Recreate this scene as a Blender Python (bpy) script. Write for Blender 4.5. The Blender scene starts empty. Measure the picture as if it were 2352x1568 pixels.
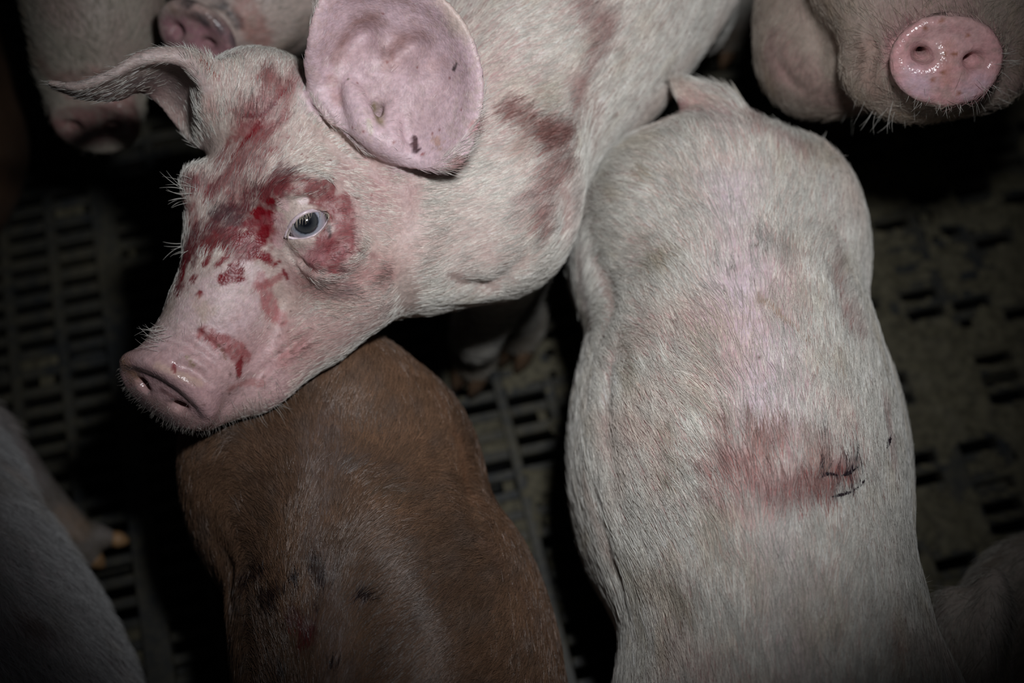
import bpy, math
import numpy as np
from mathutils import Vector, Matrix

rng = np.random.default_rng(7)
scene = bpy.context.scene
COL = scene.collection

# ------------------------------------------------------------------ camera, light, exposure
F_PX = 3250.0
CAM = np.array([0.0, 0.0, 1.36])
TILT = math.radians(25.0)
RIGHT = np.array([1.0, 0.0, 0.0])
UP = np.array([0.0, math.cos(TILT), math.sin(TILT)])
FWD = np.array([0.0, math.sin(TILT), -math.cos(TILT)])
BACK = -FWD


def ray(px, py):
    return FWD + (px - 1176.0) / F_PX * RIGHT - (py - 784.0) / F_PX * UP


def K(px, py, d):
    """photo pixel + distance along the view axis -> world point"""
    return CAM + ray(px, py) * d


def PZ(px, py, z):
    """photo pixel + height above the floor -> world point"""
    r = ray(px, py)
    return CAM + r * ((z - CAM[2]) / r[2])


def proj(P):
    q = np.asarray(P, dtype=np.float64) - CAM
    d = q @ FWD
    return 1176.0 + F_PX * (q @ RIGHT) / d, 784.0 - F_PX * (q @ UP) / d, d


cam_data = bpy.data.cameras.new('camera')
cam_data.sensor_width = 36.0
cam_data.lens = F_PX / 2352.0 * 36.0
cam_data.clip_start = 0.02
cam_data.dof.use_dof = True
cam_data.dof.focus_distance = 1.015
cam_data.dof.aperture_fstop = 2.8
cam = bpy.data.objects.new('camera', cam_data)
COL.objects.link(cam)
cam.location = CAM
cam.rotation_euler = (TILT, 0, 0)
scene.camera = cam

world = bpy.data.worlds.new('world')
scene.world = world
world.use_nodes = True
bg = world.node_tree.nodes['Background']
bg.inputs[0].default_value = (0.75, 0.85, 1.0, 1)
bg.inputs[1].default_value = 0.006


def spot(name, loc, target, power, angle, blend, size, color):
    l = bpy.data.lights.new(name, 'SPOT')
    l.energy = power
    l.spot_size = math.radians(angle)
    l.spot_blend = blend
    l.shadow_soft_size = size
    l.color = color
    o = bpy.data.objects.new(name, l)
    COL.objects.link(o)
    o.location = loc
    o.rotation_euler = (Vector(target) - Vector(loc)).to_track_quat('-Z', 'Y').to_euler()
    return o


spot('hand_lamp', (0.10, 0.27, 1.30), PZ(1260, 430, 0.40), 36.0, 57.5, 1.0, 0.035, (0.95, 0.965, 1.0))

scene.view_settings.view_transform = 'Standard'
scene.view_settings.look = 'None'
scene.view_settings.gamma = 1.0
scene.view_settings.use_curve_mapping = False
scene.view_settings.exposure = 0.0
scene.cycles.max_bounces = 4
scene.cycles.transparent_max_bounces = 6


# ------------------------------------------------------------------ numeric helpers
def vnoise(P, freq, seed=0):
    """smooth value noise in 0..1, vectorised"""
    Q = np.asarray(P, dtype=np.float64) * freq + seed * 17.31 + 100.0
    i = np.floor(Q).astype(np.int64)
    f = Q - i
    f = f * f * (3 - 2 * f)
    out = 0
    for dx in (0, 1):
        for dy in (0, 1):
            for dz in (0, 1):
                h = (i[:, 0] + dx) * 73856093 ^ (i[:, 1] + dy) * 19349663 ^ (i[:, 2] + dz) * 83492791 ^ (seed * 2654435 + 977)
                h = (h ^ (h >> 13)) * 1274126177 & 0x7fffffff
                h = (h ^ (h >> 15)) & 0xffff
                w = (f[:, 0] if dx else 1 - f[:, 0]) * (f[:, 1] if dy else 1 - f[:, 1]) * (f[:, 2] if dz else 1 - f[:, 2])
                out = out + w * (h / 65535.0)
    return out


def fbm(P, freq, seed=0, octv=3):
    a, s, t = 0.5, 0, 0
    for k in range(octv):
        s = s + a * vnoise(P, freq * 2 ** k, seed + k)
        t += a
        a *= 0.55
    return s / t


def sstep(a, b, x):
    t = np.clip((x - a) / (b - a), 0, 1)
    return t * t * (3 - 2 * t)


def norm(v):
    v = np.asarray(v, dtype=np.float64)
    return v / max(np.linalg.norm(v), 1e-12)


def catmull(pts, n):
    pts = np.asarray(pts, dtype=np.float64)
    m = len(pts)
    if m < 3:
        t = np.linspace(0, 1, n)[:, None]
        return pts[0] * (1 - t) + pts[-1] * t
    ext = np.vstack([2 * pts[0] - pts[1], pts, 2 * pts[-1] - pts[-2]])
    out = []
    for u in np.linspace(0, m - 1, n):
        i = min(int(u), m - 2)
        t = u - i
        a, b, c, d = ext[i], ext[i + 1], ext[i + 2], ext[i + 3]
        out.append(0.5 * (2 * b + (c - a) * t + (2 * a - 5 * b + 4 * c - d) * t * t + (3 * b - a - 3 * c + d) * t ** 3))
    return np.array(out)


def cam_axes(ang=0.0):
    """image-plane axes turned by ang degrees (counter-clockwise in the picture) + the view axis, as rows"""
    a = math.radians(ang)
    ax = math.cos(a) * RIGHT + math.sin(a) * UP
    ay = -math.sin(a) * RIGHT + math.cos(a) * UP
    return np.array([ax, ay, BACK])


class Field:
    """signed distance grid: shapes melt into each other, then ONE skin is drawn round them"""

    def __init__(self, lo, hi, h):
        self.lo, self.h = np.asarray(lo, float), h
        self.n = np.ceil((np.asarray(hi) - self.lo) / h).astype(int) + 1
        self.a = np.full(self.n, 1.0, dtype=np.float32)

    def region(self, lo, hi):
        i0 = np.clip(np.floor((lo - self.lo) / self.h).astype(int), 0, self.n)
        i1 = np.clip(np.ceil((hi - self.lo) / self.h).astype(int) + 1, 0, self.n)
        if np.any(i1 <= i0):
            return None
        g = [(self.lo[k] + self.h * np.arange(i0[k], i1[k])).astype(np.float32) for k in range(3)]
        return tuple(slice(i0[k], i1[k]) for k in range(3)), g[0][:, None, None], g[1][None, :, None], g[2][None, None, :]

    def merge(self, fn, lo, hi, k, mode='add'):
        m = k + 2.5 * self.h
        r = self.region(np.asarray(lo) - m, np.asarray(hi) + m)
        if r is None:
            return
        sl, X, Y, Z = r
        d = fn(X, Y, Z).astype(np.float32)
        a = self.a[sl]
        if mode == 'add':
            if k > 0:
                h = np.clip(0.5 + 0.5 * (a - d) / k, 0, 1)
                self.a[sl] = a * (1 - h) + d * h - k * h * (1 - h)
            else:
                self.a[sl] = np.minimum(a, d)
        else:
            d = -d
            if k > 0:
                h = np.clip(0.5 - 0.5 * (a - d) / k, 0, 1)
                self.a[sl] = a * (1 - h) + d * h + k * h * (1 - h)
            else:
                self.a[sl] = np.maximum(a, d)

    def ell(self, c, r, axes=None, k=0.02, mode='add', power=2):
        c = np.asarray(c, float)
        r = np.asarray(r, float)
        A = np.eye(3) if axes is None else np.asarray(axes, float)
        ext = np.sqrt(((A * r[:, None]) ** 2).sum(0)) if power == 2 else np.abs(A * r[:, None]).sum(0)

        def fn(X, Y, Z):
            x, y, z = X - c[0], Y - c[1], Z - c[2]
            p = [(A[i, 0] * x + A[i, 1] * y + A[i, 2] * z) / r[i] for i in range(3)]
            if power == 2:
                k0 = np.sqrt(p[0] ** 2 + p[1] ** 2 + p[2] ** 2) + 1e-6
                k1 = np.sqrt((p[0] / r[0]) ** 2 + (p[1] / r[1]) ** 2 + (p[2] / r[2]) ** 2) + 1e-6
                return k0 * (k0 - 1) / k1
            q = (p[0] ** 2 + p[1] ** 2) ** (power / 2) + np.abs(p[2]) ** power
            return (q ** (1 / power) - 1) * r.min()
        self.merge(fn, c - ext, c + ext, k, mode)

    def E(self, px, py, ds, rx, ry, rz, ang=0, k=0.02, mode='add'):
        """ellipsoid by pixel; ds = depth of its FRONT; radii in pixels at that depth"""
        s = ds / F_PX
        self.ell(K(px, py, ds + rz * s), (rx * s, ry * s, rz * s), cam_axes(ang), k, mode)

    def capsule(self, p0, p1, r0, r1, k=0.01, mode='add'):
        p0, p1 = np.asarray(p0, float), np.asarray(p1, float)
        v = p1 - p0
        L2 = max(v @ v, 1e-12)
        R = max(r0, r1)

        def fn(X, Y, Z):
            x, y, z = X - p0[0], Y - p0[1], Z - p0[2]
            t = np.clip((x * v[0] + y * v[1] + z * v[2]) / L2, 0, 1)
            return np.sqrt((x - t * v[0]) ** 2 + (y - t * v[1]) ** 2 + (z - t * v[2]) ** 2) - (r0 + (r1 - r0) * t)
        self.merge(fn, np.minimum(p0, p1) - R, np.maximum(p0, p1) + R, k, mode)

    def tube(self, pts, radii, k=0.01, n=12, mode='add'):
        q = catmull(np.hstack([np.asarray(pts), np.asarray(radii)[:, None]]), n)
        for a, b in zip(q[:-1], q[1:]):
            self.capsule(a[:3], b[:3], a[3], b[3], k, mode)

    def trunk(self, nodes, n=26, k=0.012):
        """nodes: (point, half width m, half height m) along the spine"""
        q = catmull([list(p) + [a, b] for p, a, b in nodes], n)
        for i, v in enumerate(q):
            t = q[min(i + 1, n - 1)][:3] - q[max(i - 1, 0)][:3]
            t = norm(t)
            side = norm(np.cross(t, (0, 0, 1)))
            up = np.cross(side, t)
            self.ell(v[:3], (max(v[3] * 0.8, 0.01), v[3], v[4]), (t, side, up), k)

    def sheet(self, G, r, k=0.004, step=1.4e-3):
        """G: (nu,nv,3) grid of points of a thin sheet; r: half thickness (nu,nv)"""
        nu, nv, _ = G.shape
        lu = np.linalg.norm(np.diff(G, axis=0), axis=2).max()
        lv = np.linalg.norm(np.diff(G, axis=1), axis=2).max()
        mu, mv = max(1, int(math.ceil(lu / step))), max(1, int(math.ceil(lv / step)))
        D = np.concatenate([G, r[:, :, None]], axis=2)

        def up(A, m):
            t = (np.arange((A.shape[0] - 1) * m + 1) / m)
            i = np.minimum(t.astype(int), A.shape[0] - 2)
            w = (t - i)[:, None, None]
            return A[i] * (1 - w) + A[i + 1] * w
        D = up(D, mu)
        D = up(D.transpose(1, 0, 2), mv)
        D = D.reshape(-1, 4)
        key = np.unique(np.round(D[:, :3] / step).astype(int), axis=0, return_index=True)[1]
        D = D[key]
        # stamp small balls into a private layer, then melt the layer in
        lo, hi = D[:, :3].min(0) - 0.012, D[:, :3].max(0) + 0.012
        L = Field.__new__(Field)
        L.h = self.h
        i0 = np.floor((lo - self.lo) / self.h)
        L.lo = self.lo + i0 * self.h
        L.n = np.ceil((hi - L.lo) / self.h).astype(int) + 1
        L.a = np.full(L.n, 0.02, dtype=np.float32)
        w = 3
        off = np.stack(np.meshgrid(*[np.arange(-w, w + 1)] * 3, indexing='ij'), -1).reshape(-1, 3)
        base = np.round((D[:, :3] - L.lo) / self.h).astype(int)
        flat = L.a.ravel()
        for o in off:
            idx = base + o
            ok = np.all((idx >= 0) & (idx < L.n), axis=1)
            ii = idx[ok]
            pos = L.lo + ii * self.h
            d = np.linalg.norm(pos - D[ok, :3], axis=1) - D[ok, 3]
            lin = (ii[:, 0] * L.n[1] + ii[:, 1]) * L.n[2] + ii[:, 2]
            np.minimum.at(flat, lin, d.astype(np.float32))
        L.a = flat.reshape(L.n)
        j0 = i0.astype(int)
        s0 = np.maximum(j0, 0)
        s1 = np.minimum(j0 + L.n, self.n)
        if np.any(s1 <= s0):
            return
        sl = tuple(slice(s0[i], s1[i]) for i in range(3))
        ml = tuple(slice(s0[i] - j0[i], s1[i] - j0[i]) for i in range(3))
        a, d = self.a[sl], L.a[ml]
        h = np.clip(0.5 + 0.5 * (a - d) / k, 0, 1)
        self.a[sl] = a * (1 - h) + d * h - k * h * (1 - h)

    def skin(self, smooth=2):
        """surface nets"""
        a = self.a
        a[0], a[-1], a[:, 0], a[:, -1], a[:, :, 0], a[:, :, -1] = (0.01,) * 6
        s = a < 0
        nx, ny, nz = a.shape
        cnt = np.zeros((nx - 1, ny - 1, nz - 1), dtype=np.int8)
        for dx in (0, 1):
            for dy in (0, 1):
                for dz in (0, 1):
                    cnt += s[dx:nx - 1 + dx, dy:ny - 1 + dy, dz:nz - 1 + dz]
        act = np.argwhere((cnt > 0) & (cnt < 8))
        vid = np.full(cnt.shape, -1, dtype=np.int32)
        vid[act[:, 0], act[:, 1], act[:, 2]] = np.arange(len(act))
        corners = [(dx, dy, dz) for dx in (0, 1) for dy in (0, 1) for dz in (0, 1)]
        val = {c: a[act[:, 0] + c[0], act[:, 1] + c[1], act[:, 2] + c[2]].astype(float) for c in corners}
        P = np.zeros((len(act), 3))
        W = np.zeros(len(act))
        for c in corners:
            for ax in range(3):
                if c[ax] == 0:
                    e = list(c)
                    e[ax] = 1
                    va, vb = val[c], val[tuple(e)]
                    m = (va < 0) != (vb < 0)
                    t = np.where(m, va / np.where(m, va - vb, 1), 0)
                    pt = np.tile(np.array(c, float), (len(act), 1))
                    pt[:, ax] = t
                    P[m] += pt[m]
                    W[m] += 1
        V = self.lo + self.h * (act + P / W[:, None])
        quads = []
        for ax in range(3):
            b, c = (ax + 1) % 3, (ax + 2) % 3
            sl0, sl1 = [slice(None)] * 3, [slice(None)] * 3
            sl0[ax], sl1[ax] = slice(0, -1), slice(1, None)
            e = np.argwhere(s[tuple(sl0)] != s[tuple(sl1)])
            e = e[(e[:, b] > 0) & (e[:, c] > 0)]
            e = e[(e[:, b] < a.shape[b] - 1) & (e[:, c] < a.shape[c] - 1)]
            inside = s[e[:, 0], e[:, 1], e[:, 2]]
            ids = []
            for ob, oc in ((0, 0), (-1, 0), (-1, -1), (0, -1)):
                q = e.copy()
                q[:, b] += ob
                q[:, c] += oc
                ids.append(vid[q[:, 0], q[:, 1], q[:, 2]])
            q = np.stack(ids, 1)
            q[~inside] = q[~inside][:, ::-1]
            quads.append(q)
        Q = np.vstack(quads)
        Q = Q[(Q >= 0).all(1)]
        # keep the largest island only
        lab = np.arange(len(V))
        Eg = np.vstack([Q[:, [0, 1]], Q[:, [1, 2]], Q[:, [2, 3]], Q[:, [3, 0]]])
        for _ in range(400):
            m = np.minimum(lab[Eg[:, 0]], lab[Eg[:, 1]])
            new = lab.copy()
            np.minimum.at(new, Eg[:, 0], m)
            np.minimum.at(new, Eg[:, 1], m)
            new = new[new]
            if np.array_equal(new, lab):
                break
            lab = new
        u, c = np.unique(lab, return_counts=True)
        keep = lab == u[c.argmax()]
        remap = np.cumsum(keep) - 1
        Q = remap[Q[keep[Q[:, 0]]]]
        V = V[keep]
        S = Skin(V, Q)
        S.relax(smooth)
        return S


class Skin:
    def __init__(self, V, Q):
        self.V, self.Q = V, Q
        self.N = None

    def edges(self):
        Q = self.Q
        E = np.vstack([Q[:, [0, 1]], Q[:, [1, 2]], Q[:, [2, 3]], Q[:, [3, 0]]])
        return E

    def relax(self, it, mask=None):
        E = self.edges()
        n = len(self.V)
        deg = np.bincount(E[:, 0], minlength=n) + np.bincount(E[:, 1], minlength=n)
        for _ in range(it):
            S = np.zeros_like(self.V)
            for k in range(3):
                S[:, k] = np.bincount(E[:, 0], self.V[E[:, 1], k], n) + np.bincount(E[:, 1], self.V[E[:, 0], k], n)
            T = S / deg[:, None]
            w = 0.6 if mask is None else 0.6 * mask[:, None]
            self.V = self.V * (1 - w) + T * w
        self.normals()

    def normals(self):
        V, Q = self.V, self.Q
        fn = np.cross(V[Q[:, 2]] - V[Q[:, 0]], V[Q[:, 3]] - V[Q[:, 1]])
        N = np.zeros_like(V)
        for j in range(4):
            for k in range(3):
                N[:, k] += np.bincount(Q[:, j], fn[:, k], len(V))
        l = np.linalg.norm(N, axis=1, keepdims=True)
        self.N = N / np.maximum(l, 1e-12)
        self.farea = 0.5 * np.linalg.norm(fn, axis=1)
        x, y, d = proj(V)
        self.px, self.py, self.pd = x, y, d
        view = CAM - V
        view /= np.linalg.norm(view, axis=1, keepdims=True)
        self.facing = (self.N * view).sum(1)

    def pick(self, px, py):
        """the front-most skin vertex under a photo pixel"""
        ok = self.facing > 0.03
        d2 = (self.px - px) ** 2 + (self.py - py) ** 2
        for R in (9, 18, 40, 90, 200):
            m = np.flatnonzero(ok & (d2 < R * R))
            if len(m):
                dm = self.pd[m].min()
                m = m[self.pd[m] < dm + 0.012]
                return m[d2[m].argmin()]
        return d2.argmin()

    def on(self, pts, densify=0):
        return np.array([self.V[self.pick(*p)] for p in pts])

    def groove(self, pts, w, depth, ridge=0.35):
        """press a crease (depth > 0) or raise a ridge along a line on the skin; w in px, depth in mm"""
        line = self.on(catmull(pts, max(len(pts) * 4, 6)) if len(pts) > 2 else pts)
        d, t = seg_dist(self.V, line)
        wm = w / 3150.0
        fade = np.sin(np.pi * np.clip(0.08 + 0.84 * t, 0, 1))
        g = np.exp(-(d / wm) ** 2) - ridge * np.exp(-((d - 2.0 * wm) / wm) ** 2)
        front = self.facing > -0.2
        self.V = self.V - self.N * (g * fade * depth * 1e-3 * front)[:, None]
        self.normals()

    def lump(self, px, py, r, height, p=None):
        c = self.V[self.pick(px, py)] if p is None else p
        d = np.linalg.norm(self.V - c, axis=1) / (r / 3150.0)
        self.V = self.V + self.N * (np.exp(-d * d) * height * 1e-3)[:, None]
        self.normals()


def seg_dist(P, line):
    """distance of points to a polyline, and the 0..1 place along it"""
    line = np.asarray(line)
    if len(line) == 1:
        return np.linalg.norm(P - line[0], axis=1), np.full(len(P), 0.5)
    best = np.full(len(P), 1e9)
    tt = np.zeros(len(P))
    R = 0.12
    lo, hi = line.min(0) - R, line.max(0) + R
    near = np.flatnonzero(((P > lo) & (P < hi)).all(1))
    Q = P[near]
    b, t = best[near], tt[near]
    m = len(line) - 1
    for i in range(m):
        v = line[i + 1] - line[i]
        u = np.clip(((Q - line[i]) @ v) / max(v @ v, 1e-12), 0, 1)
        d = np.linalg.norm(Q - line[i] - u[:, None] * v, axis=1)
        s = d < b
        b[s] = d[s]
        t[s] = (i + u[s]) / m
    best[near], tt[near] = b, t
    return best, tt


class Paint:
    """stains and marks laid on a skin: strokes with their own ragged outline"""

    def __init__(self, skin, base):
        self.skin, self.base, self.marks, self.g = skin, base, [], np.random.default_rng(77)

    def mark(self, pts, r, col, a=1.0, rag=0.8, fq=160, soft=0.5, ch='c', hair=1.0):
        if isinstance(pts[0], (int, float)):
            pts = [pts]
        line = self.skin.on(pts)
        if r < 13.5:
            hair = hair * 0.35
        self.marks.append((line, r / 3150.0, np.array(col), a, rag, fq, soft, ch, hair, len(self.marks)))

    def eval(self, P, N, is_hair=False):
        C = self.base(P, N, is_hair)
        wet = np.zeros(len(P))
        for line, r, col, a, rag, fq, soft, ch, hair, sd in self.marks:
            lo, hi = line.min(0) - 2.8 * r, line.max(0) + 2.8 * r
            m = np.flatnonzero(((P > lo) & (P < hi)).all(1))
            if not len(m):
                continue
            Q = P[m]
            d, _ = seg_dist(Q, line)
            v = 1 - d / r
            v = v + rag * (fbm(Q, fq, sd % 13, 4) - 0.5) * 2.0
            if is_hair:
                v = v + self.g.normal(0, 0.22 * soft + 0.04, len(v))
            patch = 0.5 + 0.5 * sstep(0.34, 0.56, fbm(Q, 260, 41 + sd % 7, 3)) if r > 0.006 else 1.0
            w = sstep(0, soft, v) * a * patch * (hair if is_hair else 1.0)
            C[m] = C[m] * (1 - w[:, None]) + col * w[:, None]
            if ch == 'w':
                wet[m] = np.maximum(wet[m], w * 0.35)
        return C, wet


# ------------------------------------------------------------------ materials
def new_mat(name):
    m = bpy.data.materials.new(name)
    m.use_nodes = True
    nt = m.node_tree
    return m, nt, nt.nodes, nt.links, nt.nodes['Principled BSDF']


def skin_material(name, rough=0.5, sss=0.12, bump=0.35):
    m, nt, nd, ln, bs = new_mat(name)
    at = nd.new('ShaderNodeAttribute'); at.attribute_name = 'skin_colour'
    wet = nd.new('ShaderNodeAttribute'); wet.attribute_name = 'wet'
    tc = nd.new('ShaderNodeTexCoord')
    n1 = nd.new('ShaderNodeTexNoise'); n1.inputs['Scale'].default_value = 260; n1.inputs['Detail'].default_value = 5
    n2 = nd.new('ShaderNodeTexNoise'); n2.inputs['Scale'].default_value = 45; n2.inputs['Detail'].default_value = 4
    n3 = nd.new('ShaderNodeTexVoronoi'); n3.inputs['Scale'].default_value = 520
    for n in (n1, n2, n3):
        ln.new(tc.outputs['Object'], n.inputs['Vector'])
    mr = nd.new('ShaderNodeMapRange')
    ln.new(n1.outputs['Fac'], mr.inputs['Value'])
    mr.inputs['From Min'].default_value = 0.3; mr.inputs['From Max'].default_value = 0.7
    mr.inputs['To Min'].default_value = 0.80; mr.inputs['To Max'].default_value = 1.12
    mx = nd.new('ShaderNodeVectorMath'); mx.operation = 'SCALE'
    ln.new(at.outputs['Color'], mx.inputs[0]); ln.new(mr.outputs['Result'], mx.inputs['Scale'])
    ln.new(mx.outputs['Vector'], bs.inputs['Base Color'])
    r = nd.new('ShaderNodeMapRange')
    ln.new(wet.outputs['Fac'], r.inputs['Value'])
    r.inputs['To Min'].default_value = rough; r.inputs['To Max'].default_value = 0.2
    ln.new(r.outputs['Result'], bs.inputs['Roughness'])
    bs.inputs['Subsurface Weight'].default_value = sss
    bs.inputs['Subsurface Radius'].default_value = (1.0, 0.35, 0.2)
    bs.inputs['Subsurface Scale'].default_value = 0.006
    bs.inputs['Specular IOR Level'].default_value = 0.4
    ad = nd.new('ShaderNodeMath'); ad.operation = 'MULTIPLY_ADD'
    ln.new(n3.outputs['Distance'], ad.inputs[0]); ad.inputs[1].default_value = 0.5; ln.new(n1.outputs['Fac'], ad.inputs[2])
    ad2 = nd.new('ShaderNodeMath'); ad2.operation = 'MULTIPLY_ADD'
    ln.new(n2.outputs['Fac'], ad2.inputs[0]); ad2.inputs[1].default_value = 1.6; ln.new(ad.outputs[0], ad2.inputs[2])
    b = nd.new('ShaderNodeBump'); b.inputs['Strength'].default_value = bump; b.inputs['Distance'].default_value = 0.0012
    ln.new(ad2.outputs[0], b.inputs['Height']); ln.new(b.outputs['Normal'], bs.inputs['Normal'])
    return m


def hair_material(name, rough=0.42, spec=0.5):
    m, nt, nd, ln, bs = new_mat(name)
    at = nd.new('ShaderNodeAttribute'); at.attribute_name = 'hair_colour'
    ln.new(at.outputs['Color'], bs.inputs['Base Color'])
    bs.inputs['Roughness'].default_value = rough
    bs.inputs['Specular IOR Level'].default_value = spec
    bs.inputs['Transmission Weight'].default_value = 0.0
    tl = nd.new('ShaderNodeBsdfTranslucent')
    ln.new(at.outputs['Color'], tl.inputs['Color'])
    mix = nd.new('ShaderNodeMixShader'); mix.inputs[0].default_value = 0.38
    ln.new(bs.outputs[0], mix.inputs[1]); ln.new(tl.outputs[0], mix.inputs[2])
    ln.new(mix.outputs[0], nd['Material Output'].inputs['Surface'])
    return m


def plain_material(name, col, rough=0.5, noise=0.0, scale=60, spec=0.5, bump=0.0, coat=0.0):
    m, nt, nd, ln, bs = new_mat(name)
    tc = nd.new('ShaderNodeTexCoord')
    n = nd.new('ShaderNodeTexNoise'); n.inputs['Scale'].default_value = scale; n.inputs['Detail'].default_value = 5
    ln.new(tc.outputs['Object'], n.inputs['Vector'])
    cr = nd.new('ShaderNodeValToRGB')
    cr.color_ramp.elements[0].position = 0.3; cr.color_ramp.elements[1].position = 0.7
    cr.color_ramp.elements[0].color = tuple(c * (1 - noise) for c in col) + (1,)
    cr.color_ramp.elements[1].color = tuple(min(1, c * (1 + noise)) for c in col) + (1,)
    ln.new(n.outputs['Fac'], cr.inputs['Fac']); ln.new(cr.outputs['Color'], bs.inputs['Base Color'])
    bs.inputs['Roughness'].default_value = rough
    bs.inputs['Specular IOR Level'].default_value = spec
    bs.inputs['Coat Weight'].default_value = coat
    if bump:
        b = nd.new('ShaderNodeBump'); b.inputs['Strength'].default_value = bump; b.inputs['Distance'].default_value = 0.002
        ln.new(n.outputs['Fac'], b.inputs['Height']); ln.new(b.outputs['Normal'], bs.inputs['Normal'])
    return m


M_SKIN = skin_material('pig_skin')
M_HAIR = hair_material('pig_hair')
M_BROWN = hair_material('glossy_brown_hair', 0.30, 1.0)


# ------------------------------------------------------------------ object builders
def tag(o, label=None, cat=None, group=None, kind=None):
    for k, v in (('label', label), ('category', cat), ('group', group), ('kind', kind)):
        if v:
            o[k] = v
    return o


def link_mesh(name, V, faces, mat, parent=None, smooth=True):
    me = bpy.data.meshes.new(name)
    me.from_pydata([tuple(v) for v in V], [], [tuple(f) for f in faces])
    me.materials.append(mat)
    me.polygons.foreach_set('use_smooth', [smooth] * len(me.polygons))
    me.update()
    o = bpy.data.objects.new(name, me)
    COL.objects.link(o)
    if parent is not None:
        o.parent = parent
        o.matrix_parent_inverse = parent.matrix_world.inverted()
    return o


def fast_mesh(name, V, Q):
    me = bpy.data.meshes.new(name)
    me.vertices.add(len(V))
    me.vertices.foreach_set('co', V.astype(np.float32).ravel())
    me.loops.add(Q.size)
    me.loops.foreach_set('vertex_index', Q.astype(np.int32).ravel())
    me.polygons.add(len(Q))
    me.polygons.foreach_set('loop_start', np.arange(0, Q.size, Q.shape[1], dtype=np.int32))
    me.polygons.foreach_set('use_smooth', np.ones(len(Q), dtype=bool))
    me.update(calc_edges=True)
    return me


def skin_object(name, S, paint, wetfn=None):
    me = fast_mesh(name, S.V, S.Q)
    C, wet = paint.eval(S.V, S.N)
    if wetfn is not None:
        wet = np.maximum(wet, wetfn(S.V))
    a = me.attributes.new('skin_colour', 'FLOAT_COLOR', 'POINT')
    a.data.foreach_set('color', np.hstack([np.clip(C, 0, 1), np.ones((len(C), 1))]).astype(np.float32).ravel())
    b = me.attributes.new('wet', 'FLOAT', 'POINT')
    b.data.foreach_set('value', wet.astype(np.float32))
    me.materials.append(M_SKIN)
    o = bpy.data.objects.new(name, me)
    COL.objects.link(o)
    return o


def link_hair(name, P, R, C, parent, label=None, mat=None):
    """P (n,m,3) points, R (n,m) radii, C (n,3) colours"""
    n, m = P.shape[:2]
    hc = bpy.data.hair_curves.new(name)
    hc.add_curves([m] * n)
    hc.attributes['position'].data.foreach_set('vector', P.astype(np.float32).ravel())
    ra = hc.attributes.get('radius') or hc.attributes.new('radius', 'FLOAT', 'POINT')
    ra.data.foreach_set('value', R.astype(np.float32).ravel())
    ca = hc.attributes.new('hair_colour', 'FLOAT_COLOR', 'CURVE')
    ca.data.foreach_set('color', np.hstack([np.clip(C, 0, 1), np.ones((n, 1))]).astype(np.float32).ravel())
    hc.materials.append(mat or M_HAIR)
    o = bpy.data.objects.new(name, hc)
    COL.objects.link(o)
    o.parent = parent
    o['kind'] = 'stuff'
    if label:
        o['label'] = label
    return o


def flow_field(S, ctrl):
    """ctrl: (px, py, dx, dy) combing directions drawn on the photo -> vectors on the skin"""
    pos = S.on([(c[0], c[1]) for c in ctrl])
    vec = np.array([norm(c[2] * RIGHT - c[3] * UP) for c in ctrl])

    def f(P):
        d2 = ((P[:, None, :] - pos[None]) ** 2).sum(2) + 2e-4
        w = 1 / d2 ** 1.6
        return (w[:, :, None] * vec[None]).sum(1) / w.sum(1)[:, None]
    return f


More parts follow.
